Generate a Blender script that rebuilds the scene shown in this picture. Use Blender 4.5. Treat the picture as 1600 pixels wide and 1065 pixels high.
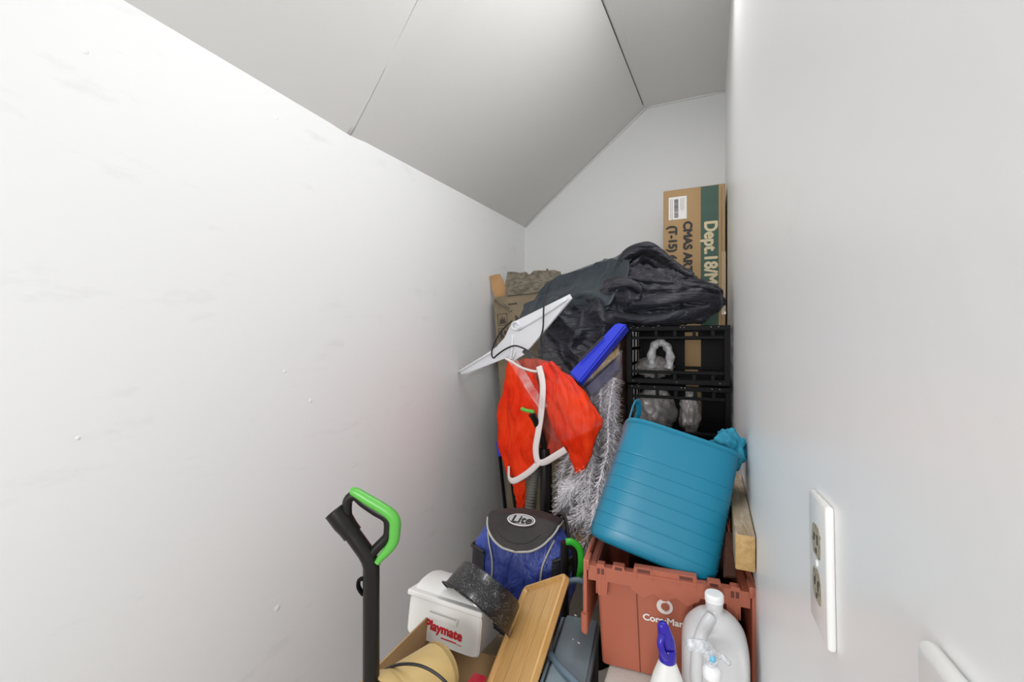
import bpy, bmesh, math, random
from mathutils import Vector, Matrix, Euler, noise
random.seed(7)
S = bpy.context.scene
for o in list(bpy.data.objects): bpy.data.objects.remove(o)
COL = S.collection
PI = math.pi
def rad(a): return math.radians(a)

# ------------------------------------------------------------------ camera, light, exposure
FPX = 690.0; YAW = rad(24.05); CZ = 1.15; FZ = -0.27   # eye height above the origin plane; the floor is at FZ
cd = bpy.data.cameras.new('camera'); cam = bpy.data.objects.new('camera', cd); COL.objects.link(cam)
cam.location = (0, 0, CZ); cam.rotation_euler = (rad(90), 0, YAW)
cd.sensor_width = 36; cd.lens = 36 * FPX / 1600; cd.clip_start = 0.01
S.camera = cam
S.view_settings.view_transform = 'Standard'; S.view_settings.look = 'None'
S.view_settings.exposure = -0.05; S.view_settings.gamma = 1; S.view_settings.use_curve_mapping = False
w = bpy.data.worlds.new('world'); S.world = w; w.use_nodes = True
w.node_tree.nodes['Background'].inputs[0].default_value = (1.0, 1.0, 1.0, 1)
w.node_tree.nodes['Background'].inputs[1].default_value = 0.45
def area(name, loc, target, size, power, color=(1, 1, 1)):
    ld = bpy.data.lights.new(name, 'AREA'); ld.shape = 'DISK'; ld.size = size; ld.energy = power; ld.color = color
    o = bpy.data.objects.new(name, ld); COL.objects.link(o); o.location = loc
    o.rotation_euler = (Vector(target) - Vector(loc)).to_track_quat('-Z', 'Y').to_euler(); return o
area('hall_lamp', (0.30, -0.24, 1.74), (-1.2, 1.6, 0.5), 0.26, 1.9)
area('deep_wall_fill', (0.04, -1.35, 1.25), (-1.0, 2.2, 0.3), 0.5, 27)  # added fill that lifts the deep left wall, no known lamp
area('rear_fill_light', (-1.15, -3.1, 1.3), (-0.6, 2.5, 0.9), 2.2, 40)  # broad fill added far behind the opening for flatter falloff, no known window
tl = area('overhead_fill_light', (-0.08, 1.32, 2.70), (-0.75, 1.15, 1.2), 0.1, 12.5)  # unseen overhead fill, added to even out the left wall
tl.data.shape = 'RECTANGLE'; tl.data.size = 0.10; tl.data.size_y = 1.25
tl.rotation_euler = (0, rad(17), 0)

# ------------------------------------------------------------------ picture geometry -> places in the room
Rv = Vector((math.cos(YAW), math.sin(YAW), 0)); Fv = Vector((-math.sin(YAW), math.cos(YAW), 0)); Uv = Vector((0, 0, 1)); Cv = Vector((0, 0, CZ))
def ray(x, y): return Fv + Rv * ((x - 800) / FPX) + Uv * ((532.5 - y) / FPX)
def pY(x, y, Y): d = ray(x, y); return Cv + d * (Y / d.y)
def pZ(x, y, Z): d = ray(x, y); return Cv + d * ((Z - CZ) / d.z)
def pX(x, y, X): d = ray(x, y); return Cv + d * (X / d.x)
def pD(x, y, zc): return Cv + ray(x, y) * zc

# ------------------------------------------------------------------ materials
def mat(name, col, rough=0.6, metal=0.0, var=0.0, vscale=8, bump=0.0, bscale=60, col2=None, spec=0.5, sheen=0, coat=0, stretch=None, trans=0, alpha=1, detail=4, thr=None, bdist=0.003, bstretch=None):
    m = bpy.data.materials.new(name); m.use_nodes = True
    nt = m.node_tree; b = nt.nodes['Principled BSDF']
    b.inputs['Base Color'].default_value = (*col, 1); b.inputs['Roughness'].default_value = rough
    b.inputs['Metallic'].default_value = metal; b.inputs['Specular IOR Level'].default_value = spec
    b.inputs['Sheen Weight'].default_value = sheen; b.inputs['Coat Weight'].default_value = coat
    b.inputs['Transmission Weight'].default_value = trans; b.inputs['Alpha'].default_value = alpha
    tc = nt.nodes.new('ShaderNodeTexCoord'); mp = nt.nodes.new('ShaderNodeMapping')
    nt.links.new(tc.outputs['Object'], mp.inputs[0])
    if stretch: mp.inputs['Scale'].default_value = stretch
    if var or col2:
        n = nt.nodes.new('ShaderNodeTexNoise'); n.inputs['Scale'].default_value = vscale; n.inputs['Detail'].default_value = detail
        nt.links.new(mp.outputs[0], n.inputs[0])
        r = nt.nodes.new('ShaderNodeValToRGB'); r.color_ramp.elements[0].position = 0.35; r.color_ramp.elements[1].position = 0.65
        if thr: r.color_ramp.elements[0].position = thr[0]; r.color_ramp.elements[1].position = thr[1]
        c2 = col2 or tuple(max(0, c * (1 - var)) for c in col)
        r.color_ramp.elements[0].color = (*col, 1); r.color_ramp.elements[1].color = (*c2, 1)
        nt.links.new(n.outputs[0], r.inputs[0]); nt.links.new(r.outputs[0], b.inputs['Base Color'])
    if bump:
        n2 = nt.nodes.new('ShaderNodeTexNoise'); n2.inputs['Scale'].default_value = bscale; n2.inputs['Detail'].default_value = 3
        mb = nt.nodes.new('ShaderNodeMapping'); mb.inputs['Scale'].default_value = bstretch or stretch or (1, 1, 1); nt.links.new(tc.outputs['Object'], mb.inputs[0]); nt.links.new(mb.outputs[0], n2.inputs[0]); n2.inputs['Distortion'].default_value = 0.6 if bdist > 0.003 else 0
        bp = nt.nodes.new('ShaderNodeBump'); bp.inputs['Strength'].default_value = bump; bp.inputs['Distance'].default_value = bdist
        nt.links.new(n2.outputs[0], bp.inputs['Height']); nt.links.new(bp.outputs[0], b.inputs['Normal'])
    return m
def plastic_film(name, tint=(0.9, 0.9, 0.92), opacity=0.3, rough=0.12, bscale=25):
    """thin crumpled clear film: part see-through, part glossy, with milky creases"""
    m = bpy.data.materials.new(name); m.use_nodes = True; nt = m.node_tree; L = nt.links.new
    for n in list(nt.nodes): nt.nodes.remove(n)
    out = nt.nodes.new('ShaderNodeOutputMaterial'); tr = nt.nodes.new('ShaderNodeBsdfTransparent'); pr = nt.nodes.new('ShaderNodeBsdfPrincipled')
    pr.inputs['Base Color'].default_value = (*tint, 1); pr.inputs['Roughness'].default_value = rough; pr.inputs['Specular IOR Level'].default_value = 1.0
    mx = nt.nodes.new('ShaderNodeMixShader'); tc = nt.nodes.new('ShaderNodeTexCoord')
    n = nt.nodes.new('ShaderNodeTexNoise'); n.inputs['Scale'].default_value = bscale; n.inputs['Detail'].default_value = 5; n.inputs['Distortion'].default_value = 1.2
    L(tc.outputs['Object'], n.inputs[0])
    bp = nt.nodes.new('ShaderNodeBump'); bp.inputs['Strength'].default_value = 0.9; bp.inputs['Distance'].default_value = 0.01
    L(n.outputs[0], bp.inputs['Height']); L(bp.outputs[0], pr.inputs['Normal'])
    mr = nt.nodes.new('ShaderNodeMapRange'); mr.inputs[1].default_value = 0.35; mr.inputs[2].default_value = 0.7
    mr.inputs[3].default_value = opacity * 0.4; mr.inputs[4].default_value = min(1, opacity * 1.8)
    L(n.outputs[0], mr.inputs[0]); L(mr.outputs[0], mx.inputs[0]); L(tr.outputs[0], mx.inputs[1]); L(pr.outputs[0], mx.inputs[2]); L(mx.outputs[0], out.inputs[0])
    return m
def paint(name, col, rough, seed=0.0, marks=0.10):
    """wall paint: faint roller bump, patches and a few scuffs"""
    m = mat(name, col, rough, bump=0.12, bscale=35)
    nt = m.node_tree; L = nt.links.new; b = nt.nodes['Principled BSDF']
    tc = nt.nodes.new('ShaderNodeTexCoord'); mp = nt.nodes.new('ShaderNodeMapping'); mp.inputs['Location'].default_value = (seed, seed, seed)
    mp.inputs['Rotation'].default_value = (0.35, 0, 0); mp.inputs['Scale'].default_value = (1, 1.6, 5)
    L(tc.outputs['Object'], mp.inputs[0])
    n = nt.nodes.new('ShaderNodeTexNoise'); n.inputs['Scale'].default_value = 2.6; n.inputs['Detail'].default_value = 6; n.inputs['Roughness'].default_value = 0.62
    L(mp.outputs[0], n.inputs[0])
    r = nt.nodes.new('ShaderNodeValToRGB'); r.color_ramp.elements[0].position = 0.60; r.color_ramp.elements[1].position = 0.80
    r.color_ramp.elements[0].color = (*col, 1); r.color_ramp.elements[1].color = (*[c * (1 - marks) for c in col], 1)
    L(n.outputs[0], r.inputs[0]); L(r.outputs[0], b.inputs['Base Color'])
    return m
def wood(name, c1, c2, scale=(1, 1, 1), rough=0.45, wscale=14):
    m = mat(name, c1, rough); nt = m.node_tree; L = nt.links.new; b = nt.nodes['Principled BSDF']
    tc = nt.nodes.new('ShaderNodeTexCoord'); mp = nt.nodes.new('ShaderNodeMapping'); mp.inputs['Scale'].default_value = scale
    L(tc.outputs['Object'], mp.inputs[0])
    n = nt.nodes.new('ShaderNodeTexNoise'); n.inputs['Scale'].default_value = wscale; n.inputs['Detail'].default_value = 7; n.inputs['Roughness'].default_value = 0.65; n.inputs['Distortion'].default_value = 0.6
    L(mp.outputs[0], n.inputs[0])
    r = nt.nodes.new('ShaderNodeValToRGB'); r.color_ramp.elements[0].position = 0.35; r.color_ramp.elements[1].position = 0.68
    r.color_ramp.elements[0].color = (*c1, 1); r.color_ramp.elements[1].color = (*c2, 1)
    L(n.outputs[0], r.inputs[0]); L(r.outputs[0], b.inputs['Base Color'])
    return m
def speckle(name):
    m = mat(name, (0.012, 0.012, 0.013), 0.28, coat=0.2); nt = m.node_tree; L = nt.links.new; b = nt.nodes['Principled BSDF']
    tc = nt.nodes.new('ShaderNodeTexCoord'); v = nt.nodes.new('ShaderNodeTexVoronoi'); v.inputs['Scale'].default_value = 300
    L(tc.outputs['Object'], v.inputs[0])
    n = nt.nodes.new('ShaderNodeTexNoise'); n.inputs['Scale'].default_value = 60; L(tc.outputs['Object'], n.inputs[0])
    ml = nt.nodes.new('ShaderNodeMath'); ml.operation = 'MULTIPLY'; ml.inputs[1].default_value = 0.42; L(n.outputs[0], ml.inputs[0])
    cp = nt.nodes.new('ShaderNodeMath'); cp.operation = 'LESS_THAN'; L(v.outputs['Distance'], cp.inputs[0]); L(ml.outputs[0], cp.inputs[1])
    mx = nt.nodes.new('ShaderNodeMix'); mx.data_type = 'RGBA'; mx.inputs[6].default_value = (0.012, 0.012, 0.013, 1); mx.inputs[7].default_value = (0.32, 0.32, 0.33, 1)
    L(cp.outputs[0], mx.inputs[0]); L(mx.outputs[2], b.inputs['Base Color'])
    return m

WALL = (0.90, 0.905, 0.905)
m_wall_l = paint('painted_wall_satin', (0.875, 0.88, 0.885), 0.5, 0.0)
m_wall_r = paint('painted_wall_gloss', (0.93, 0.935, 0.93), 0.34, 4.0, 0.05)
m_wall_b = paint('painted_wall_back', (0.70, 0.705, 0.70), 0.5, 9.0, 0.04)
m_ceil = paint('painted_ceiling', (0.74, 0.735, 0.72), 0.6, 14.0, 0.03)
m_floor = wood('floor_boards', (0.42, 0.38, 0.33), (0.34, 0.30, 0.26), (6, 0.6, 1))
m_gap = mat('dark_gap', (0.05, 0.045, 0.04), 0.9)
m_card = mat('carton_cardboard', (0.42, 0.27, 0.13), 0.8, var=0.10, vscale=3, bump=0.25, bscale=90)
m_cardd = mat('worn_cardboard', (0.27, 0.21, 0.135), 0.85, var=0.28, vscale=6, bump=0.6, bscale=40)
m_cardin = mat('torn_cardboard_core', (0.16, 0.135, 0.10), 0.95, col2=(0.27, 0.24, 0.18), vscale=30, bump=1.0, bscale=60, stretch=(1, 1, 2), bdist=0.02, thr=(0.38, 0.62))
m_cardo = mat('orange_cardboard_flap', (0.48, 0.27, 0.12), 0.8, var=0.15, vscale=9)
m_green = mat('printed_dark_green', (0.028, 0.085, 0.058), 0.55, var=0.12, vscale=12)
m_cream = mat('printed_cream', (0.62, 0.52, 0.33), 0.6)
m_ink = mat('black_ink', (0.018, 0.016, 0.014), 0.6)
m_brownink = mat('faded_brown_ink', (0.03, 0.022, 0.016), 0.7, col2=(0.08, 0.06, 0.04), vscale=50)
m_paper = mat('label_paper', (0.78, 0.76, 0.74), 0.5)
m_tape = mat('packing_tape', (0.45, 0.33, 0.19), 0.12, bump=0.5, bscale=30)
m_navy = mat('navy_nylon', (0.009, 0.011, 0.019), 0.46, col2=(0.026, 0.024, 0.033), vscale=7, bump=0.9, bscale=9, sheen=0.06, spec=0.4, bdist=0.05, bstretch=(0.45, 1, 2.2))
m_navys = mat('slate_nylon_panel', (0.016, 0.026, 0.036), 0.36, col2=(0.032, 0.045, 0.056), vscale=5, bump=0.8, bscale=6, sheen=0.05, bdist=0.03, bstretch=(0.8, 1, 1.4))
m_whitep = mat('white_plastic', (0.76, 0.77, 0.80), 0.35)
m_black = mat('black_plastic', (0.0025, 0.0025, 0.0035), 0.5, bump=0.15, bscale=80)
m_black.node_tree.nodes['Principled BSDF'].inputs['Specular IOR Level'].default_value = 0.12
m_blackrub = mat('black_cord_rubber', (0.012, 0.012, 0.013), 0.45)
m_blue = mat('royal_blue_plastic', (0.025, 0.045, 0.62), 0.32)
m_straw = mat('straw_bristle', (0.42, 0.30, 0.14), 0.8, var=0.4, vscale=120)
m_orange = mat('orange_mesh_cloth', (0.72, 0.022, 0.003), 0.6, col2=(0.85, 0.050, 0.006), vscale=6, bump=0.7, bscale=9, spec=0.12, bdist=0.03, bstretch=(1.8, 1, 0.6))
m_tapew = mat('white_binding', (0.80, 0.72, 0.70), 0.7, bump=0.3, bscale=200)
m_tinsel = mat('white_tinsel', (0.92, 0.90, 0.93), 0.35, spec=1.0)
m_film = plastic_film('clear_film', opacity=0.022, bscale=14)
m_filmw = plastic_film('milky_film', (0.50, 0.47, 0.46), 0.50, 0.08, 6)
m_filmp = plastic_film('lilac_film', (0.60, 0.52, 0.60), 0.08, 0.15, 9)
m_teal = mat('turquoise_rubber', (0.0055, 0.190, 0.310), 0.38, bump=0.08, bscale=20)
m_tealc = mat('turquoise_cloth', (0.012, 0.20, 0.33), 0.75, col2=(0.015, 0.30, 0.44), vscale=25, bump=1.0, bscale=90)
m_salmon = mat('salmon_tote_plastic', (0.43, 0.125, 0.072), 0.42, bump=0.12, bscale=50, var=0.10, vscale=4)
m_print = mat('white_print', (0.80, 0.74, 0.71), 0.5)
m_jug = mat('milky_polyethylene', (0.80, 0.80, 0.81), 0.30, bump=0.1, bscale=20)
m_jug.node_tree.nodes['Principled BSDF'].inputs['Transmission Weight'].default_value = 0.25
m_cap = mat('white_cap', (0.86, 0.86, 0.87), 0.35)
m_trig = mat('deep_blue_trigger', (0.028, 0.014, 0.36), 0.28)
m_bottle = mat('white_bottle', (0.78, 0.78, 0.76), 0.3)
m_lightblue = mat('light_blue_nozzle', (0.16, 0.50, 0.72), 0.3)
m_2x4 = wood('construction_lumber', (0.40, 0.245, 0.085), (0.56, 0.37, 0.15), (3, 1, 3), 0.6, 20)
m_2x4s = wood('weathered_lumber', (0.22, 0.145, 0.065), (0.50, 0.42, 0.33), (4, 1, 4), 0.6, 9)
m_darkwood = wood('dark_stained_wood', (0.050, 0.020, 0.012), (0.085, 0.034, 0.020), (4, 4, 0.6), 0.45)
m_bpblue = mat('blue_nylon', (0.022, 0.045, 0.26), 0.42, col2=(0.035, 0.07, 0.36), vscale=10, bump=0.9, bscale=16, sheen=0.05, bdist=0.022, bstretch=(1.6, 1, 0.8))
m_bpblk = mat('black_nylon', (0.016, 0.014, 0.015), 0.6, col2=(0.035, 0.026, 0.024), vscale=9, bump=0.3, bscale=200)
m_piping = mat('silver_piping', (0.42, 0.41, 0.38), 0.4)
m_hose = mat('grey_ribbed_hose', (0.17, 0.165, 0.14), 0.5)
m_tubeblk = mat('charcoal_tube', (0.010, 0.0092, 0.008), 0.36, spec=0.35)
m_lime = mat('lime_plastic', (0.105, 0.44, 0.062), 0.33)
m_limed = mat('green_plastic', (0.03, 0.42, 0.03), 0.35)
m_speck = speckle('speckled_enamel')
m_cool = mat('cooler_white', (0.76, 0.75, 0.725), 0.38, bump=0.08, bscale=30)
m_red = mat('red_print', (0.55, 0.015, 0.022), 0.45)
m_redp = mat('red_plastic', (0.42, 0.012, 0.03), 0.4)
m_oak = wood('oak_tray', (0.52, 0.29, 0.095), (0.64, 0.39, 0.15), (14, 3, 0.9), 0.35, 9)
m_groove = mat('tray_groove', (0.22, 0.12, 0.045), 0.6)
m_slate = mat('slate_box_plastic', (0.20, 0.265, 0.30), 0.42, bump=0.1, bscale=30, var=0.18, vscale=3)
m_slated = mat('dark_slate_edge', (0.02, 0.03, 0.038), 0.5)
m_steelb = mat('blue_grey_enamel_tube', (0.12, 0.175, 0.225), 0.35)
m_bucket = mat('cream_yellow_plastic', (0.62, 0.44, 0.18), 0.40)
m_foam = mat('white_foam', (0.66, 0.64, 0.60), 0.7, bump=0.3, bscale=120)
m_plate = mat('plate_white', (0.84, 0.84, 0.82), 0.28)
m_dirty = mat('dirty_beige_socket', (0.42, 0.38, 0.29), 0.5, col2=(0.13, 0.10, 0.07), vscale=140, thr=(0.5, 0.62))
m_metal = mat('metal', (0.45, 0.45, 0.46), 0.35, metal=1)

# ------------------------------------------------------------------ object helpers
def link(name, me, m=None, parent=None, smooth=False, angle=None):
    o = bpy.data.objects.new(name, me); COL.objects.link(o)
    if m:
        for mm in (m if isinstance(m, (list, tuple)) else [m]): me.materials.append(mm)
    if parent: o.parent = parent
    if smooth:
        for p in me.polygons: p.use_smooth = True
    if angle is not None:
        for p in me.polygons: p.use_smooth = True
        me.set_sharp_from_angle(angle=rad(angle))
    return o
def obj(name, bm, m=None, parent=None, smooth=False, angle=None):
    bmesh.ops.recalc_face_normals(bm, faces=bm.faces)
    me = bpy.data.meshes.new(name); bm.to_mesh(me); bm.free()
    return link(name, me, m, parent, smooth, angle)
def empty(name, loc=(0, 0, 0), rot=(0, 0, 0)):
    o = bpy.data.objects.new(name, None); COL.objects.link(o); o.location = loc; o.rotation_euler = rot; o.empty_display_size = 0.05; return o
def tag(o, label, cat, group=None, kind=None):
    if label: o['label'] = label
    if cat: o['category'] = cat
    if group: o['group'] = group
    if kind: o['kind'] = kind
    return o
def part(o, label): o['label'] = label; return o
def box(bm, lo, hi, bev=0.0, seg=2, M=None, mi=0):
    r = bmesh.ops.create_cube(bm, size=1)
    lo = Vector(lo); hi = Vector(hi); vs = r['verts']
    for v in vs: v.co = Vector(((lo[i] + hi[i]) / 2 + v.co[i] * (hi[i] - lo[i])) for i in range(3))
    fs = list({f for v in vs for f in v.link_faces})
    if mi:
        for f in fs: f.material_index = mi
    if bev:
        es = list({e for v in vs for e in v.link_edges})
        r2 = bmesh.ops.bevel(bm, geom=es, offset=bev, segments=seg, affect='EDGES', profile=0.5)
        vs = list({v for f in r2['faces'] for v in f.verts} | {v for v in vs if v.is_valid})
        if mi:
            for v in vs:
                for f in v.link_faces: f.material_index = mi
    if M is not None: bmesh.ops.transform(bm, matrix=M, verts=vs)
    return vs
def poly_prism(bm, pts, h0, h1, axis='z', bev=0):
    def P(p, h): return {'z': (p[0], p[1], h), 'y': (p[0], h, p[1]), 'x': (h, p[0], p[1])}[axis]
    a = [bm.verts.new(P(p, h0)) for p in pts]; b = [bm.verts.new(P(p, h1)) for p in pts]
    n = len(pts); fs = [bm.faces.new(a), bm.faces.new(b[::-1])]
    for i in range(n): fs.append(bm.faces.new((a[i], b[i], b[(i + 1) % n], a[(i + 1) % n])))
    if bev: bmesh.ops.bevel(bm, geom=list({e for f in fs[:2] for e in f.edges}), offset=bev, segments=2, affect='EDGES')
def smooth_path(pts, n=8):
    pts = [Vector(p) for p in pts]
    if len(pts) < 3: return pts
    out = []
    for i in range(len(pts) - 1):
        p0 = pts[max(i - 1, 0)]; p1 = pts[i]; p2 = pts[i + 1]; p3 = pts[min(i + 2, len(pts) - 1)]
        for k in range(n):
            t = k / n
            out.append(0.5 * ((2 * p1) + (p2 - p0) * t + (2 * p0 - 5 * p1 + 4 * p2 - p3) * t * t + (3 * p1 - p0 - 3 * p2 + p3) * t ** 3))
    out.append(pts[-1]); return out
def tube(bm, pts, r, seg=10, smooth=6, cap=True, flat=None, closed=False):
    """round or flattened (flat=(a,b) half sizes) tube; r number or function of 0..1"""
    P = smooth_path(pts, smooth) if smooth else [Vector(p) for p in pts]
    n = len(P); rings = []; prev = None
    for i, p in enumerate(P):
        t = (P[min(i + 1, n - 1)] - P[max(i - 1, 0)]).normalized()
        if prev is None:
            a = Vector((0, 0, 1)) if abs(t.z) < 0.9 else Vector((0, 1, 0))
            u = (a - t * a.dot(t)).normalized()
        else:
            u = (prev - t * prev.dot(t)).normalized()
        prev = u; v = t.cross(u)
        rr = r(i / (n - 1)) if callable(r) else r
        a_, b_ = (flat if flat else (1, 1))
        rings.append([bm.verts.new(p + (u * math.cos(2 * PI * k / seg) * a_ + v * math.sin(2 * PI * k / seg) * b_) * rr) for k in range(seg)])
    for i in range(n - 1):
        for k in range(seg): bm.faces.new((rings[i][k], rings[i][(k + 1) % seg], rings[i + 1][(k + 1) % seg], rings[i + 1][k]))
    if cap: bm.faces.new(rings[0][::-1]); bm.faces.new(rings[-1])
    return rings
def lathe(bm, prof, seg=32, M=None, cap0=True, cap1=True):
    rings = []
    for r, z in prof: rings.append([bm.verts.new((max(r, 1e-5) * math.cos(2 * PI * k / seg), max(r, 1e-5) * math.sin(2 * PI * k / seg), z)) for k in range(seg)])
    for i in range(len(rings) - 1):
        for k in range(seg): bm.faces.new((rings[i][k], rings[i][(k + 1) % seg], rings[i + 1][(k + 1) % seg], rings[i + 1][k]))
    if cap0: bm.faces.new(rings[0][::-1])
    if cap1: bm.faces.new(rings[-1])
    vs = [v for rg in rings for v in rg]
    if M is not None: bmesh.ops.transform(bm, matrix=M, verts=vs)
    return vs
def srect(hw, hd, e, n=48):
    """superellipse ring"""
    out = []
    for k in range(n):
        a = 2 * PI * k / n; ca, sa = math.cos(a), math.sin(a)
        out.append((hw * math.copysign(abs(ca) ** (2 / e), ca), hd * math.copysign(abs(sa) ** (2 / e), sa)))
    return out
def rings_mesh(bm, rings, cap0=True, cap1=True, M=None):
    vr = [[bm.verts.new(p) for p in rg] for rg in rings]; n = len(vr[0])
    for i in range(len(vr) - 1):
        for k in range(n): bm.faces.new((vr[i][k], vr[i][(k + 1) % n], vr[i + 1][(k + 1) % n], vr[i + 1][k]))
    if cap0: bm.faces.new(vr[0][::-1])
    if cap1: bm.faces.new(vr[-1])
    vs = [v for rg in vr for v in rg]
    if M is not None: bmesh.ops.transform(bm, matrix=M, verts=vs)
    return vs
def resample(pts, n):
    P = smooth_path(pts, 10); d = [0]
    for a, b in zip(P, P[1:]): d.append(d[-1] + (b - a).length)
    out = []; j = 0
    for i in range(n):
        s = d[-1] * i / (n - 1)
        while j < len(d) - 2 and d[j + 1] < s: j += 1
        t = (s - d[j]) / max(d[j + 1] - d[j], 1e-9); out.append(P[j].lerp(P[j + 1], min(max(t, 0), 1)))
    return out
def cloth(name, lines, n, m, disp, mats, parent=None, thick=0.002, smooth=True):
    """a sheet through several hand-laid lines, with folds pushed along its normal, and real thickness"""
    rows = [resample(l, n) for l in lines]
    cols = [resample([r[i] for r in rows], m) for i in range(n)]
    bm = bmesh.new(); V = [[bm.verts.new(cols[i][j]) for j in range(m)] for i in range(n)]
    for i in range(n - 1):
        for j in range(m - 1): bm.faces.new((V[i][j], V[i + 1][j], V[i + 1][j + 1], V[i][j + 1]))
    bm.normal_update()
    if sum((v.normal.dot(Cv - v.co)) for c in V for v in c) < 0:
        bmesh.ops.reverse_faces(bm, faces=bm.faces); bm.normal_update()
    nr = [[V[i][j].normal.copy() for j in range(m)] for i in range(n)]
    for i in range(n):
        for j in range(m): V[i][j].co += nr[i][j] * disp(i / (n - 1), j / (m - 1))
    me = bpy.data.meshes.new(name); bm.to_mesh(me); bm.free()
    o = link(name, me, mats, parent, smooth)
    if thick:
        md = o.modifiers.new('thick', 'SOLIDIFY'); md.thickness = thick; md.offset = -1
    return o
def ridge(x, p=2.0): return (1 - abs(math.sin(PI * x))) ** p
def fold(a, k, slope, p=1.6, ph=0.0, wob=0.35):
    return lambda u, v: a * ridge(k * v + slope * u + ph + wob * noise.noise(Vector((u * 3, v * 3, ph))), p)
def blob(bm, stations, seg=28, disp=None, e=2.3, n=40):
    """padded roll: stations (x, ytop, ybottom, Y centre, half depth), closed rings"""
    mids = []
    for (x, yt, yb, Y, hd) in stations:
        a = pY(x, yt, Y); b = pY(x, yb, Y); mids.append((Vector(((a + b) / 2).to_tuple()), (a - b).length / 2, hd))
    cs = resample([m_[0] for m_ in mids], n)
    def interp(t, k):
        f = t * (len(mids) - 1); i = min(int(f), len(mids) - 2); g = f - i; g = g * g * (3 - 2 * g)
        return mids[i][k] * (1 - g) + mids[i + 1][k] * g
    rings = []
    for i, c in enumerate(cs):
        # nearest station parameter by distance along centreline
        t = i / (n - 1); best = None
        dists = [(c - m_[0]).length for m_ in mids]
        j = min(range(len(mids)), key=lambda q: dists[q])
        cand = []
        for q in (j - 1, j):
            if 0 <= q < len(mids) - 1:
                A = mids[q][0]; B = mids[q + 1][0]; s = (c - A).dot(B - A) / (B - A).length_squared
                s = min(max(s, 0), 1); cand.append((((A.lerp(B, s)) - c).length, q + s))
        tt = min(cand)[1] / (len(mids) - 1)
        hh, hd = interp(tt, 1), interp(tt, 2)
        rg = []
        for k in range(seg):
            a = 2 * PI * k / seg; ca, sa = math.cos(a), math.sin(a)
            y = -hd * math.copysign(abs(ca) ** (2 / e), ca); z = hh * math.copysign(abs(sa) ** (2 / e), sa)
            d = disp(t, k / seg) if disp else 0
            nn = Vector((0, y / max(hd, 1e-4), z / max(hh, 1e-4))).normalized()
            rg.append(c + Vector((0, y, z)) + nn * d)
        rings.append(rg)
    rings_mesh(bm, rings)
def text(name, s, size, M, m, parent=None, ext=0.0006, bold=0.0, shear=0.0, sx=1.0, align='CENTER', space=1.0):
    cu = bpy.data.curves.new(name, 'FONT'); cu.body = s; cu.size = size; cu.extrude = ext; cu.offset = 0; cu.shear = shear
    cu.align_x = align; cu.align_y = 'CENTER'; cu.space_character = space
    t = bpy.data.objects.new('tmp', cu); COL.objects.link(t)
    bpy.context.view_layer.update()
    me = bpy.data.meshes.new_from_object(t.evaluated_get(bpy.context.evaluated_depsgraph_get()))
    bpy.data.objects.remove(t); me.name = name
    me.transform(M @ Matrix.Diagonal((sx, 1, 1, 1)))
    me.materials.clear()
    if bold:
        bm = bmesh.new(); bm.from_mesh(me); base_ = bm.verts[:] + bm.edges[:] + bm.faces[:]; ax_ = M.to_3x3()
        for (a_, b_) in ((1, 0), (-1, 0), (0, 1), (0, -1)):
            g_ = bmesh.ops.duplicate(bm, geom=base_)['geom']; bmesh.ops.translate(bm, verts=[v for v in g_ if isinstance(v, bmesh.types.BMVert)], vec=ax_ @ Vector((a_ * bold, b_ * bold, 0.00009 * (a_ + 2 * b_ + 3))))
        bm.to_mesh(me); bm.free()
    return link(name, me, m, parent)
def TM(loc, xdir, ydir):
    x = Vector(xdir).normalized(); y = (Vector(ydir) - x * Vector(ydir).dot(x)).normalized(); z = x.cross(y)
    return Matrix(((x.x, y.x, z.x, loc[0]), (x.y, y.y, z.y, loc[1]), (x.z, y.z, z.z, loc[2]), (0, 0, 0, 1)))
def stripes_tape(bm, pts, wdt, th=0.002, up=None, seg=8, n=6): tube(bm, pts, 1.0, seg, n, flat=(wdt, th))

# ------------------------------------------------------------------ the room
XL, XR, YB, CEIL = -1.30, 0.095, 3.15, 2.757
YF = -0.55
def struct(name, bm, m, **k): o = obj(name, bm, m, **k); o['kind'] = 'structure'; return o
bm = bmesh.new(); box(bm, (XL - 0.1, YF, FZ - 0.08), (XR + 0.1, YB + 0.1, FZ)); struct('floor', bm, m_floor)
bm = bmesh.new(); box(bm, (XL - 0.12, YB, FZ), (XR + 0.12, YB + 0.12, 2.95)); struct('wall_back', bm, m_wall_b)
bm = bmesh.new(); box(bm, (XR, 0.13, FZ), (XR + 0.12, YB, 2.95)); struct('wall_right', bm, m_wall_r)
eave = [(YF, 1.975), (0.592, 1.977), (1.20, 1.968), (1.331, 1.966), (1.42, 1.972), (2.2, 1.998), (YB, 2.027)]
bm = bmesh.new(); fr = []; bk = []
ys = [YF, YB]
poly_prism(bm, [(YF, FZ), (YB, FZ), (YB, 2.35), (YF, 2.35)], XL - 0.12, XL, 'x')
struct('wall_left', bm, m_wall_l)
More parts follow.
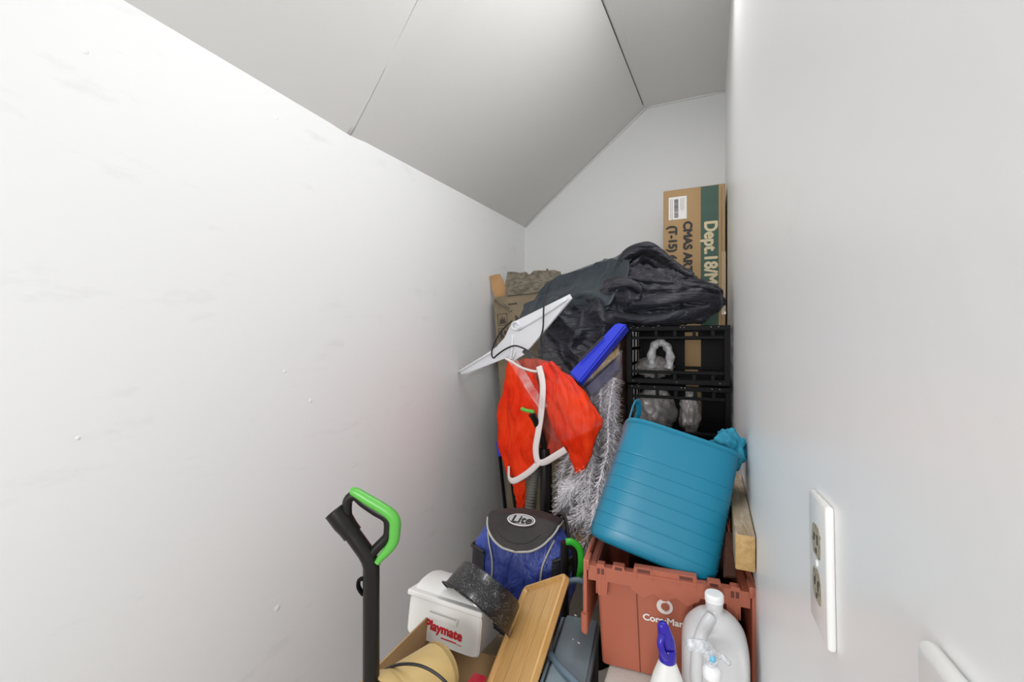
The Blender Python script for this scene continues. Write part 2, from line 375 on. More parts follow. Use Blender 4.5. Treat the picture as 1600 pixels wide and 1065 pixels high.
# ceiling: flat strip by the right wall and a slope down to the left wall, with thickness
def crease(y): return -0.406 + (y - YB) * 0.0502
bm = bmesh.new()
KX = 12; grid = []
def eave_z(y):
    for (y0, z0), (y1, z1) in zip(eave, eave[1:]):
        if y <= y1: return z0 + (z1 - z0) * (y - y0) / (y1 - y0)
    return eave[-1][1]
def slope_pt(y, t): return Vector((XL - 0.001 + (crease(y) - XL) * t, y, eave_z(y) + (CEIL - 0.003 - eave_z(y)) * t - (0.006 * math.exp(-((y - 1.331) / 0.035) ** 2) * (1 - t))))
YS = [YF + (YB - YF) * k / 60 for k in range(61)]
for y in YS: grid.append([bm.verts.new(slope_pt(y, k / KX)) for k in range(KX + 1)])
up = [[bm.verts.new(v.co + Vector((0, 0, 0.09))) for v in row] for row in grid]
for i in range(60):
    for k in range(KX):
        bm.faces.new((grid[i][k], grid[i + 1][k], grid[i + 1][k + 1], grid[i][k + 1])).smooth = True; bm.faces.new((up[i][k], up[i + 1][k], up[i + 1][k + 1], up[i][k + 1]))
    for k in (0, KX): bm.faces.new((grid[i][k], grid[i + 1][k], up[i + 1][k], up[i][k]))
for i in (0, 60):
    for k in range(KX): bm.faces.new((grid[i][k], grid[i][k + 1], up[i][k + 1], up[i][k]))
sl = struct('ceiling', bm, m_ceil, angle=30)
bm = bmesh.new(); poly_prism(bm, [(crease(YF) - 0.004, YF), (crease(YB) - 0.004, YB), (XR + 0.002, YB), (XR + 0.002, YF)], CEIL, CEIL + 0.09)
struct('ceiling', bm, m_ceil)
# raised seam of joint tape on the slope, tape edge and thin open joint by the crease
n_sl = Vector((-(CEIL - 1.97), 0, 0.84)).normalized()
bm = bmesh.new()
a = Vector((XL, 1.325, 1.966)); b = Vector((crease(1.18), 1.18, CEIL))
tube(bm, [a.lerp(b, t) - Vector((n_sl.x, 0, n_sl.z)) * 0.0 + Vector((0, 0.004 * math.sin(9 * t), -0.0005)) for t in (0, .2, .4, .6, .8, 1)], 1.0, 8, 4, flat=(0.0010, 0.016))
struct('trim_1', bm, m_ceil, smooth=True)
bm = bmesh.new()
tube(bm, [Vector((crease(y) - 0.001, y, CEIL - 0.0035)) for y in (0.8, 1.4, 2.0, 2.6, 3.1)], 0.0022, 6, 3)
struct('trim_2', bm, m_gap)
bm = bmesh.new()
poly_prism(bm, [(crease(1.2) + 0.006, 1.2), (crease(2.45) + 0.006, 2.45), (crease(2.43) + 0.04, 2.43), (crease(1.9) + 0.055, 1.9), (crease(1.2) + 0.06, 1.2)], CEIL - 0.003, CEIL + 0.002)
struct('trim_3', bm, m_ceil)
bm = bmesh.new()   # caulk bead along the back wall under the ceiling
tube(bm, [(XR - 0.005, YB - 0.004, CEIL - 0.004), (-0.2, YB - 0.004, CEIL - 0.004), (-0.395, YB - 0.004, CEIL - 0.005)], 0.006, 6, 3)
tube(bm, [(-0.395, YB - 0.004, CEIL - 0.010), (-0.85, YB - 0.004, 2.387), (XL + 0.01, YB - 0.004, 2.026)], 0.005, 6, 3)
struct('trim_4', bm, m_wall_b, smooth=True)
# nail pops on the left wall and the slope
bm = bmesh.new()
for (x, y, r) in ((133, 80, .006), (432, 184, .006), (485, 626, .007), (433, 950, .009), (656, 404, .005), (122, 684, .004), (620, 640, .004), (445, 580, .005), (565, 388, .004)):
    p = pX(x, y, XL); Mx = Matrix.Translation(p) @ Matrix.Rotation(rad(90), 4, 'Y')
    lathe(bm, [(r * 1.6, -0.001), (r, 0.0008), (r * .35, 0.0016)], 12, Mx, cap0=False)
struct('trim_5', bm, m_wall_l, smooth=True)

# ------------------------------------------------------------------ wall plates
def wall_plate(name, cy, cz, w_, h_, th, tilt, bev):
    root = empty(name, (XR, cy, cz), (0, 0, 0)); root.rotation_euler = (rad(tilt), 0, 0)
    bm = bmesh.new(); box(bm, (-th, -w_ / 2, -h_ / 2), (0.0, w_ / 2, h_ / 2), bev, 3)
    obj('plate', bm, m_plate, root, angle=40); return root
r1 = wall_plate('outlet', 0.473, 0.951, 0.069, 0.116, 0.0065, -4.5, 0.0028)
tag(r1, 'white duplex outlet plate with two dirty beige sockets on the right wall', 'outlet')
for s in (1, -1):
    bm = bmesh.new()
    ring = []
    for k in range(36):
        a = 2 * PI * k / 36; yy = 0.0172 * math.cos(a); zz = 0.0172 * math.sin(a); zz = max(-0.0135, min(0.0135, zz)); ring.append((yy, zz + s * 0.0195))
    poly_prism(bm, ring, -0.0072, -0.003, 'x')
    so = obj('socket', bm, m_dirty, r1); part(so, 'dirty beige socket')
    bm = bmesh.new()
    for (yy, hh) in ((-0.0065, 0.008), (0.0065, 0.0065)): box(bm, (-0.0078, yy - 0.0012, s * 0.0195 + 0.002 - hh / 2), (-0.0065, yy + 0.0012, s * 0.0195 + 0.002 + hh / 2))
    lathe(bm, [(0.0024, 0), (0.0024, 0.0008)], 12, Matrix.Translation((-0.0076, 0, s * 0.0195 - 0.0085)) @ Matrix.Rotation(rad(90), 4, 'Y'))
    obj('slot', bm, m_gap, so)
bm = bmesh.new(); lathe(bm, [(0.0032, 0), (0.003, 0.0012), (0.001, 0.0016)], 16, Matrix.Translation((-0.0062, 0, 0)) @ Matrix.Rotation(rad(-90), 4, 'Y')); obj('screw', bm, m_plate, r1, smooth=True)
r2 = wall_plate('switch_plate', 0.222, 0.958, 0.072, 0.118, 0.0085, -4.0, 0.004)
tag(r2, 'blank white wall plate cut off by the bottom right corner of the photo', 'switch')

# ------------------------------------------------------------------ carton of an artificial tree (back right corner)
cw = 0.335; cl = 0.33; ct = 2.048 - FZ
root = empty('carton', (-0.25, 2.79, FZ)); tag(root, 'tall tan carton with dark green band and black lettering in the back right corner', 'cardboard box')
bm = bmesh.new(); box(bm, (0, 0, 0), (cw, cl, ct), 0.004, 1); obj('body', bm, m_card, root)
bm = bmesh.new(); box(bm, (0.206, -0.0012, 0.02), (0.300, 0.001, ct - 0.004)); part(obj('green_band', bm, m_green, root), 'dark green band')
bm = bmesh.new(); box(bm, (0.312, -0.0008, 0.02), (0.3185, 0.001, ct - 0.02)); part(obj('edge_crease', bm, m_cardd, root), 'creased carton edge')
dn = (0, 0, -1); rt_ = (1, 0, 0)
# text reads downwards: x direction of the text is -z, y direction of the text is +x
def vtext(name, s, x, ztop, size, m, bold=0.0, sx=1.0): return text(name, s, size, TM((x, -0.0015, ztop), dn, rt_), m, root, bold=bold, sx=sx, align='LEFT')
part(vtext('lettering', 'Dept.18/Mod', 0.256, ct - 0.205, 0.096, m_cream, 0.0036, 0.88), 'cream printed lettering')
part(vtext('lettering', 'CMAS ARTI', 0.133, ct - 0.195, 0.066, m_ink, 0.0036, 0.96), 'black printed lettering')
part(vtext('lettering', '(T-15) 6.', 0.050, ct - 0.212, 0.064, m_ink, 0.0036, 0.96), 'black printed lettering')
bm = bmesh.new(); box(bm, (0.030, -0.0014, ct - 0.178), (0.130, 0.001, ct - 0.044)); lb = obj('shipping_label', bm, m_paper, root); part(lb, 'white barcode label')
bm = bmesh.new(); zz = ct - 0.058
random.seed(3)
while zz > ct - 0.165:
    h = random.choice((0.0012, 0.002, 0.0035)); box(bm, (0.061, -0.002, zz - h), (0.084, -0.0012, zz)); zz -= h + random.choice((0.001, 0.0018))
for i, x in enumerate((0.040, 0.048, 0.096, 0.104, 0.112)):
    z0 = ct - 0.056
    while z0 > ct - (0.17 if i < 2 else 0.12):
        h = random.uniform(0.004, 0.010); box(bm, (x, -0.002, z0 - h), (x + 0.0022, -0.0012, z0)); z0 -= h + 0.003
obj('barcode', bm, m_ink, lb)
bm = bmesh.new(); box(bm, (0.315, -0.002, 1.3 - FZ), (0.3365, 0.05, 1.66 - FZ)); part(obj('tape', bm, m_tape, root), 'shiny packing tape')

# ------------------------------------------------------------------ torn cardboard box (back left)
root = empty('torn_box', (-1.128, 2.53, FZ + 0.002), (0, rad(-4.4), 0)); tag(root, 'tall worn cardboard box with torn open flaps against the left wall', 'cardboard box')
bh = 1.432 - FZ; bw = 0.47; bd = 0.50; t_ = 0.006
bm = bmesh.new()
box(bm, (0, 0, 0), (bw, t_, bh)); box(bm, (0, bd - t_, 0), (bw, bd, bh)); box(bm, (0, t_, 0), (t_, bd - t_, bh)); box(bm, (bw - t_, t_, 0), (bw, bd - t_, bh)); box(bm, (t_, t_, 0), (bw - t_, bd - t_, t_))
obj('body', bm, m_cardd, root)
def jag(x0, x1, z0, z1, n, amp, seed):
    random.seed(seed); top = [(x0 + (x1 - x0) * i / n, z1 + random.uniform(-amp, amp)) for i in range(n + 1)]
    return [(x0, z0)] + top + [(x1, z0)]
bm = bmesh.new(); poly_prism(bm, [(0.0, bh), (-0.016, bh + 0.05), (-0.026, bh + 0.145), (0.045, bh + 0.148), (0.075, bh + 0.08), (0.095, bh + 0.012), (0.05, bh)], 0.02, 0.026, 'y'); part(obj('flap', bm, m_cardo, root), 'orange brown flap')
bm = bmesh.new(); p = [(0.095, bh), (0.095, bh + 0.08), (0.115, bh + 0.147), (0.16, bh + 0.14), (0.20, bh + 0.128), (0.235, bh + 0.13), (0.26, bh + 0.108), (0.29, bh + 0.128), (0.33, bh + 0.125), (0.37, bh + 0.118), (0.376, bh + 0.132), (0.382, bh + 0.118), (0.42, bh + 0.115), (0.455, bh + 0.10), (0.47, bh)]
poly_prism(bm, p, -0.012, 0.004, 'y'); part(obj('flap', bm, m_cardin, root), 'torn grey brown flap')
bm = bmesh.new(); tube(bm, [(0.1, -0.004, bh), (0.3, -0.006, bh - 0.004), (0.47, -0.004, bh - 0.003)], 0.006, 6, 3); tube(bm, [(0.01, -0.003, bh - 0.02), (0.06, -0.008, bh - 0.05), (0.12, -0.004, bh - 0.10)], 0.008, 6, 4)
part(obj('torn_edge', bm, m_cardin, root), 'dark frayed edge')
# printed handling marks
bm = bmesh.new()
for z0 in (bh - 0.185, bh - 0.275):
    box(bm, (0.018, -0.001, z0), (0.022, 0.001, z0 + 0.075)); box(bm, (0.082, -0.001, z0), (0.086, 0.001, z0 + 0.075)); box(bm, (0.022, -0.001, z0), (0.082, 0.001, z0 + 0.004)); box(bm, (0.022, -0.001, z0 + 0.071), (0.082, 0.001, z0 + 0.075))
def flatpoly(pts, y=-0.0012):
    poly_prism(bm, pts, y, 0.0005, 'y')
z0 = bh - 0.185; flatpoly([(0.03, z0 + 0.01), (0.036, z0 + 0.05), (0.044, z0 + 0.032), (0.05, z0 + 0.062), (0.058, z0 + 0.035), (0.066, z0 + 0.055), (0.076, z0 + 0.012)])
z0 = bh - 0.275; flatpoly([(0.028, z0 + 0.01), (0.028, z0 + 0.062), (0.05, z0 + 0.062), (0.044, z0 + 0.04), (0.058, z0 + 0.02), (0.05, z0 + 0.01)]); obj('printed_mark', bm, m_brownink, root); bm = bmesh.new(); flatpoly([(0.055, z0 + 0.035), (0.062, z0 + 0.06), (0.074, z0 + 0.055), (0.076, z0 + 0.03), (0.066, z0 + 0.022)])
obj('printed_mark', bm, m_brownink, root); bm = bmesh.new()
z0 = bh - 0.20; flatpoly([(0.142, z0), (0.142, z0 + 0.075), (0.178, z0 + 0.036)])
obj('printed_mark', bm, m_brownink, root); bm = bmesh.new(); box(bm, (0.10, -0.001, bh - 0.062), (0.16, 0.001, bh - 0.052))
obj('printed_mark', bm, m_brownink, root)

# ------------------------------------------------------------------ black lattice crates stacked at the right
def make_crate(name):
    W, H, D = 0.435, 0.262, 0.42; root = empty(name)
    def frame_face(nm, y0, solid):
        bm = bmesh.new(); r = 0.013
        for z in (0, H - 0.022): box(bm, (0, y0, z), (W, y0 + 0.012, z + 0.022), 0.002, 1)
        for x in (0, W - 0.022): box(bm, (x, y0 + 0.001, 0.022), (x + 0.022, y0 + 0.011, H - 0.022))
        if not solid:
            for z in (0.046, H - 0.060): box(bm, (0.022, y0 + 0.002, z), (W - 0.022, y0 + 0.010, z + 0.014), 0.002, 1)
            for x in (0.125, 0.205, 0.285, 0.36):
                for z in (0.022, H - 0.046): box(bm, (x, y0 + 0.003, z), (x + 0.014, y0 + 0.009, z + 0.024))
        if solid:
            for z in (0.045, H - 0.062): box(bm, (0.022, y0, z), (W - 0.022, y0 + 0.012, z + 0.016), 0.002, 1)
            for x in (0.11, 0.19, 0.30, 0.37):
                for z in (0.022, H - 0.046): box(bm, (x, y0 + 0.001, z), (x + 0.014, y0 + 0.011, z + 0.024))
            box(bm, (0.02, y0 + 0.012, 0.02), (0.235, y0 + 0.018, H - 0.02)); box(bm, (0.315, y0 + 0.012, 0.02), (W - 0.02, y0 + 0.018, H - 0.02))
        return obj(nm, bm, m_black, root)
    frame_face('front_frame', 0, False); frame_face('back_panel', D - 0.03, True)
    for x in (0, W - 0.010):
        bm = bmesh.new()
        for z in (0, H - 0.02): box(bm, (x, 0.013, z), (x + 0.010, D - 0.031, z + 0.02))
        for z in (0.075, 0.15): box(bm, (x + 0.001, 0.013, z), (x + 0.009, D - 0.031, z + 0.014))
        for k in range(1, 4): box(bm, (x + 0.002, D * k / 4 - 0.01, 0.02), (x + 0.008, D * k / 4 + 0.01, H - 0.02))
        obj('side_panel', bm, m_black, root)
    bm = bmesh.new()
    for k in range(6): box(bm, (0.012, 0.02 + k * 0.065, 0.001), (W - 0.012, 0.036 + k * 0.065, 0.009))
    obj('bottom_slats', bm, m_black, root)
    bm = bmesh.new(); lathe(bm, [(0.0022, 0), (0.0018, 0.0012), (0.0004, 0.0016)], 8, Matrix.Rotation(rad(90), 4, 'X'))
    rv = part(obj('rivet', bm, m_metal, root), 'small shiny rivet'); rv.location = (0.02, 0, 0.255)
    for (x, z) in ((0.05, 0.255), (0.12, 0.255), (0.235, 0.255), (0.25, 0.255), (0.36, 0.255), (0.39, 0.255), (0.03, 0.01), (0.22, 0.01), (0.395, 0.01)):
        r_ = rv.copy(); COL.objects.link(r_); r_.parent = root; r_.location = (x, 0, z)
    return root
def clone(src, name=None):
    r = src.copy(); COL.objects.link(r)
    for ch in list(src.children):
        c = ch.copy(); COL.objects.link(c); c.parent = r
        for g in ch.children:
            d = g.copy(); COL.objects.link(d); d.parent = c
    return r
c0 = make_crate('crate'); CX, CY = -0.352, 2.10
ctop = 1.218
labs = ['uppermost black lattice crate of the stack, directly under the navy fabric', 'black lattice crate second from the top of the stack behind the turquoise tub',
        'black lattice crate third from the top of the stack behind the turquoise tub', 'black lattice crate fourth from the top of the stack behind the turquoise tub', 'lowest black lattice crate of the stack, standing on the floor']
for i in range(5):
    o = c0 if i == 0 else clone(c0)
    o.location = (CX + (0.004 if i % 2 else 0), CY + (0.006 if i % 2 else 0), ctop - 0.262 - i * 0.270)
    tag(o, labs[i], 'crate', 'black crates stacked at the right wall')
# small feet gap under lowest crate: board on the floor
bm = bmesh.new(); box(bm, (-0.36, 2.09, FZ), (0.09, 2.55, ctop - 0.262 - 4 * 0.270 - 0.001), 0.003, 1)
tag(obj('plank_base', bm, m_darkwood), 'dark wooden base board on the floor under the black crates', 'board')

def lumpy(name, c, r, seed, m, parent=None, amp=0.25, freq=3.0, sub=4):
    bm = bmesh.new(); bmesh.ops.create_icosphere(bm, subdivisions=sub, radius=1)
    for v in bm.verts:
        d = 1 + amp * (noise.noise(v.co * freq + Vector((seed, 0, 0))) + 0.5 * noise.noise(v.co * freq * 2.3 + Vector((0, seed, 0))))
        v.co = Vector((v.co.x * r[0], v.co.y * r[1], v.co.z * r[2])) * d
        v.co += Vector(c)
    return obj(name, bm, m, parent, smooth=True)
# film wrapped contents of the crates
z1 = ctop - 0.262
o = lumpy('plastic_bag', (-0.245, 2.27, z1 + 0.065), (0.085, 0.08, 0.053), 2, m_filmw); tag(o, 'crumpled clear plastic bag lying in the uppermost black crate', 'plastic bag')
bm = bmesh.new(); cx = pY(1032, 552, 2.2)
tube(bm, [cx + Vector((-0.034, 0, -0.070)), cx + Vector((-0.042, 0, -0.02)), cx + Vector((-0.028, 0, 0.035)), cx + Vector((0.0, 0, 0.052)), cx + Vector((0.030, 0, 0.030)), cx + Vector((0.044, 0, -0.02)), cx + Vector((0.036, 0, -0.070))],
     lambda t: 0.019 + 0.003 * math.sin(t * 40), 12, 8)
o = obj('coiled_strap', bm, mat('wrapped_white_strap', (0.62, 0.62, 0.63), 0.3, col2=(0.30, 0.29, 0.30), vscale=45, bump=1.0, bscale=70), smooth=True)
tag(o, 'white plastic wrapped loop standing upright in the uppermost black crate', 'strap')
z2 = ctop - 0.262 - 0.270
o = lumpy('plastic_bag', (-0.24, 2.26, z2 + 0.125), (0.095, 0.09, 0.112), 8, m_filmw, amp=0.3); tag(o, 'clear plastic bag bulging at the left of the second black crate', 'plastic bag')
o = lumpy('plastic_bag', (-0.085, 2.28, z2 + 0.12), (0.045, 0.07, 0.105), 15, m_filmw, amp=0.35); tag(o, 'narrow clear plastic bag in the middle of the second black crate', 'plastic bag')
o = lumpy('plastic_bag', (0.062, 2.62, z2 + 0.17), (0.030, 0.05, 0.16), 23, m_filmw, amp=0.2); tag(o, 'strip of clear plastic between the black crates and the right wall', 'plastic bag')
# dark board at the left of the crates
bm = bmesh.new(); box(bm, (-0.018, -0.18, FZ), (0.018, 0.18, 1.19), 0.003, 1)
o = obj('dark_board', bm, m_darkwood); o.location = (-0.388, 2.22, 0.0); tag(o, 'narrow dark wooden board standing upright left of the black crates', 'board')

# ------------------------------------------------------------------ dark navy fabric bundle
root = empty('navy_bundle', (-0.35, 2.3, ctop)); tag(root, 'dark navy nylon cover folded in a heap on top of the black crates', 'fabric')
def child_world(o, r):
    o.parent = r; o.matrix_parent_inverse = Matrix.Translation(r.location).inverted(); return o
def dB(t, v):
    w_ = math.sin(PI * min(1, t * 1.4)) ** 0.3 if t < 0.7 else max(0.15, (1 - t) / 0.3)
    return w_ * (0.034 * ridge(4 * v + 0.9 * t + 0.7 * noise.noise(Vector((t * 2.5, math.cos(2 * PI * v) * .8, 1))), 1.1) + 0.020 * ridge(9 * v + 2.6 * t + 1.2 * noise.noise(Vector((t * 4, math.sin(2 * PI * v), 5))), 1.3) + 0.008 * noise.noise(Vector((t * 18, math.cos(2 * PI * v) * 4, math.sin(2 * PI * v) * 4))) - 0.026)
bm = bmesh.new()
# main lower roll
blob(bm, [(930, 452, 490, 2.22, 0.05), (955, 432, 498, 2.20, 0.12), (1000, 428, 508, 2.18, 0.15), (1050, 432, 511, 2.17, 0.15), (1095, 440, 504, 2.17, 0.12), (1122, 452, 488, 2.17, 0.07), (1134, 466, 476, 2.17, 0.02)], 56, dB, n=90)
# second layer
blob(bm, [(962, 415, 462, 2.24, 0.05), (985, 412, 450, 2.24, 0.08), (1030, 424, 458, 2.2, 0.10), (1080, 433, 462, 2.18, 0.10), (1115, 442, 468, 2.18, 0.07), (1130, 452, 470, 2.18, 0.03)], 44, dB, n=70)
# top fold with the hood-like opening
blob(bm, [(968, 428, 440, 2.26, 0.03), (966, 405, 430, 2.26, 0.05), (980, 388, 412, 2.26, 0.06), (1012, 379, 396, 2.26, 0.07), (1036, 390, 410, 2.26, 0.07), (1058, 408, 430, 2.24, 0.06), (1085, 425, 445, 2.2, 0.04)], 32, lambda t, v: 0.006 * ridge(3 * v + t, 1.5) - 0.003, n=60)
blob(bm, [(985, 412, 424, 2.2, 0.03), (1010, 398, 412, 2.3, 0.06), (1030, 408, 428, 2.3, 0.06), (1050, 420, 440, 2.24, 0.05)], 28, lambda t, v: 0.004 * ridge(3 * v + t, 1.5), n=36)
blob(bm, [(975, 432, 440, 2.12, 0.02), (1000, 432, 442, 2.10, 0.04), (1050, 438, 449, 2.09, 0.05), (1100, 444, 455, 2.1, 0.05), (1125, 452, 460, 2.12, 0.03)], 28, lambda t, v: 0.004 * ridge(3 * v + t, 1.5), n=50)
blob(bm, [(970, 405, 440, 2.30, 0.03), (984, 392, 442, 2.31, 0.03), (1010, 383, 442, 2.32, 0.03), (1034, 392, 445, 2.32, 0.03), (1062, 413, 450, 2.3, 0.03), (1090, 432, 455, 2.26, 0.02)], 20, None, n=30)
blob(bm, [(952, 446, 458, 2.07, 0.02), (962, 437, 452, 2.06, 0.03), (985, 437, 448, 2.05, 0.03), (1002, 446, 458, 2.04, 0.03), (1000, 458, 470, 2.03, 0.02), (980, 466, 476, 2.04, 0.02)], 20, lambda t, v: 0.004 * ridge(3 * v + t, 1.5), n=50)
blob(bm, [(985, 470, 482, 2.05, 0.02), (1030, 462, 478, 2.02, 0.03), (1080, 456, 470, 2.04, 0.03), (1125, 458, 466, 2.12, 0.02)], 20, lambda t, v: 0.005 * ridge(3 * v + t, 1.5), n=50)
blob(bm, [(960, 488, 498, 2.07, 0.02), (1010, 492, 506, 2.04, 0.03), (1060, 484, 500, 2.04, 0.03), (1110, 474, 486, 2.08, 0.02)], 20, lambda t, v: 0.005 * ridge(3 * v + t, 1.5), n=50)
o = obj('folded_roll', bm, m_navy, None, smooth=True); child_world(o, root)
# left smooth panel: from the crest down over the box
L0 = [pY(985, 392, 2.28), pY(940, 405, 2.40), pY(890, 425, 2.46), pY(855, 448, 2.44), pY(830, 470, 2.40)]
L1 = [pY(985, 420, 2.14), pY(945, 432, 2.20), pY(900, 448, 2.26), pY(860, 465, 2.30), pY(818, 487, 2.30)]
L2 = [pY(968, 445, 2.06), pY(940, 462, 2.10), pY(905, 470, 2.16), pY(865, 480, 2.22), pY(806, 500, 2.24)]
L3 = [pY(958, 475, 2.07), pY(932, 483, 2.10), pY(900, 480, 2.16), pY(865, 492, 2.22), pY(822, 511, 2.24)]
def dA(u, v): return 0.034 * ridge(1.7 * v + 1.1 * u + 0.2 + 0.5 * noise.noise(Vector((u * 2, v * 2, 3))), 1.5) + 0.010 * ridge(3.3 * u - 1.2 * v + 0.6 * noise.noise(Vector((u * 4, v * 3, 9))), 1.8) - 0.012
o = cloth('outer_panel', [L0, L1, L2, L3], 70, 46, dA, m_navys, None, 0.006); child_world(o, root)
# hanging flap with folds running down left
M0 = [pY(985, 470, 2.06), pY(950, 468, 2.10), pY(915, 468, 2.14), pY(885, 474, 2.18), pY(858, 486, 2.2)]
M1 = [pY(985, 492, 2.07), pY(955, 500, 2.08), pY(918, 503, 2.12), pY(884, 512, 2.15), pY(850, 520, 2.17)]
M2 = [pY(978, 508, 2.10), pY(945, 522, 2.10), pY(912, 538, 2.12), pY(880, 550, 2.14), pY(845, 545, 2.16)]
M3 = [pY(965, 520, 2.14), pY(930, 550, 2.12), pY(905, 572, 2.12), pY(885, 585, 2.14), pY(862, 572, 2.18)]
def dC(u, v): return 0.050 * ridge(2.4 * u + 0.8 * v + 0.4 * noise.noise(Vector((u * 2, v * 3, 13))), 1.3) + 0.010 * ridge(6 * u + 1.9 * v + 0.8 * noise.noise(Vector((u * 4, v * 4, 2))), 1.5) - 0.015
o = cloth('hanging_flap', [M0, M1, M2, M3], 80, 50, dC, m_navy, None, 0.004); child_world(o, root)
o = cloth('hanging_flap', [[p + Vector((0.0, 0.06, 0.0)) for p in M0], [p + Vector((0.0, 0.07, -0.02)) for p in M1], [p + Vector((0.01, 0.08, -0.04)) for p in M2], [p + Vector((0.01, 0.08, -0.05)) for p in M3]], 60, 40, lambda u, v: dC(u + 0.3, v), m_navy, None, 0.004); child_world(o, root)

# ------------------------------------------------------------------ blue tray on edge and straw brush under it
def slab(name, TL, TR, BR, BL, th, m, bev=0.003, parent=None, seg=2):
    """a slab whose face has the four given corners; thickness goes away from the camera"""
    pts = [Vector(p) for p in (TL, TR, BR, BL)]; nrm = (pts[1] - pts[0]).cross(pts[3] - pts[0]).normalized()
    if nrm.dot(pts[0] - Cv) < 0: nrm = -nrm
    c = sum(pts, Vector()) / 4
    bm = bmesh.new(); a = [bm.verts.new(p - c) for p in pts]; b = [bm.verts.new(p - c + nrm * th) for p in pts]
    bm.faces.new(a); bm.faces.new(b[::-1])
    for i in range(4): bm.faces.new((a[i], b[i], b[(i + 1) % 4], a[(i + 1) % 4]))
    if bev: bmesh.ops.bevel(bm, geom=list(bm.edges), offset=bev, segments=seg, affect='EDGES')
    o = obj(name, bm, m, parent, angle=40); o.location = c; return o, nrm
o, _ = slab('plastic_tray', pY(962, 503, 2.00), pY(980, 506, 1.99), pY(905, 598, 1.90), pY(888, 582, 1.92), 0.06, m_blue, 0.008, None, 3)
tag(o, 'royal blue plastic tray leaning on its edge under the navy fabric', 'tray')
bm = bmesh.new(); A = pY(966, 505, 1.985) - o.location; B = pY(892, 580, 1.905) - o.location
tube(bm, [A.lerp(B, 0.28) + Vector((-0.006, -0.002, 0.002)), A.lerp(B, 0.8) + Vector((-0.006, -0.002, 0.002))], 0.0045, 8, 0)
part(obj('handle_slot', bm, m_gap, o), 'dark slot')
o, nb = slab('straw_brush', pY(966, 543, 2.02), pY(968, 552, 2.02), pY(912, 600, 1.94), pY(904, 592, 1.95), 0.15, m_straw, 0.002)
tag(o, 'flat straw coloured brush with bristles edge on under the blue tray', 'brush')
bm = bmesh.new()
for k in range(44):
    t = (k + random.random() * 0.5) / 44; p = pY(966, 543, 2.02).lerp(pY(904, 592, 1.95), t) - o.location; q = pY(968, 553, 2.02).lerp(pY(912, 601, 1.94), t) - o.location
    tube(bm, [p, q + Vector((random.uniform(-.002, .002), -0.004, 0))], 0.0016, 5, 0)
obj('bristles', bm, m_straw, o)
o, _ = slab('dark_folder', pY(965, 560, 1.99), pY(968, 578, 1.99), pY(925, 620, 1.93), pY(915, 606, 1.93), 0.10, mat('dark_navy_plastic', (0.012, 0.014, 0.06), 0.35), 0.004)
tag(o, 'dark navy plastic edge below the straw brush', 'folder')

# ------------------------------------------------------------------ white tinsel tree in plastic
root = empty('tinsel_tree', (-0.52, 2.0, FZ)); tag(root, 'folded white tinsel tree partly in clear plastic, between vest and turquoise tub', 'artificial tree')
random.seed(11); bm = bmesh.new(); spines = []
def L_(p): return Vector(p) - Vector((-0.52, 2.0, FZ))
defs = [[(955, 575, 2.02), (945, 640, 1.98), (930, 700, 1.92), (918, 770, 1.86), (925, 840, 1.84), (930, 880, 1.86)],
        [(930, 590, 2.04), (920, 650, 2.0), (900, 710, 1.94), (890, 770, 1.90), (905, 830, 1.86), (922, 870, 1.86)],
        [(905, 640, 2.06), (892, 700, 2.0), (878, 740, 1.98), (878, 790, 1.96), (900, 830, 1.94)],
        [(960, 620, 2.0), (958, 690, 1.94), (945, 750, 1.88), (930, 800, 1.84), (915, 850, 1.82)],
        [(940, 600, 2.0), (935, 670, 1.94), (915, 740, 1.88), (905, 800, 1.86)],
        [(915, 700, 1.92), (905, 750, 1.88), (888, 765, 1.92), (876, 800, 1.95)],
        [(962, 660, 1.98), (955, 720, 1.92), (938, 790, 1.86)],
        [(925, 620, 2.0), (915, 670, 1.92), (925, 720, 1.88), (915, 790, 1.84), (898, 815, 1.86)],
        [(960, 590, 2.0), (950, 650, 1.93), (950, 700, 1.88), (935, 760, 1.83), (928, 830, 1.8)]]
for d in defs:
    P = resample([L_(pY(*q)) for q in d], 60); tube(bm, P[::4], 0.004, 5, 0)
    for i in range(59):
        ax = (P[i + 1] - P[i]).normalized()
        for k in range(20):
            p = P[i].lerp(P[i + 1], random.random()); rv = Vector((random.gauss(0, 1), random.gauss(0, 1), random.gauss(0, 1))); rv = (rv - ax * rv.dot(ax)).normalized()
            dr = (rv + ax * random.uniform(-0.2, 0.9)).normalized(); ln = random.uniform(0.026, 0.054); sd = ax.cross(dr).normalized() * 0.0030
            a = bm.verts.new(p - sd); b = bm.verts.new(p + sd); c = bm.verts.new(p + dr * ln + sd * .5); e_ = bm.verts.new(p + dr * ln - sd * .5); bm.faces.new((a, b, c, e_))
# trunk to the floor
tube(bm, [(0, 0, 0.02), (0, 0, 0.5), L_(pY(930, 700, 2.0))], 0.012, 8, 3)
me = bpy.data.meshes.new('tinsel'); bm.to_mesh(me); bm.free(); o = link('tinsel', me, m_tinsel, root); o['kind'] = 'stuff'
bm = bmesh.new(); lathe(bm, [(0.14, 0), (0.14, 0.012), (0.02, 0.03), (0.014, 0.10)], 24); obj('stand', bm, m_black, root, smooth=True)
def dF(u, v): return 0.020 * noise.noise(Vector((u * 4, v * 5, 2))) + 0.010 * ridge(4 * u + v, 2)
W0 = [L_(pY(972, 545, 1.98)), L_(pY(945, 565, 1.96)), L_(pY(918, 590, 1.95)), L_(pY(900, 610, 1.97))]
W1 = [L_(pY(972, 600, 1.92)), L_(pY(948, 620, 1.88)), L_(pY(915, 640, 1.89)), L_(pY(890, 650, 1.92))]
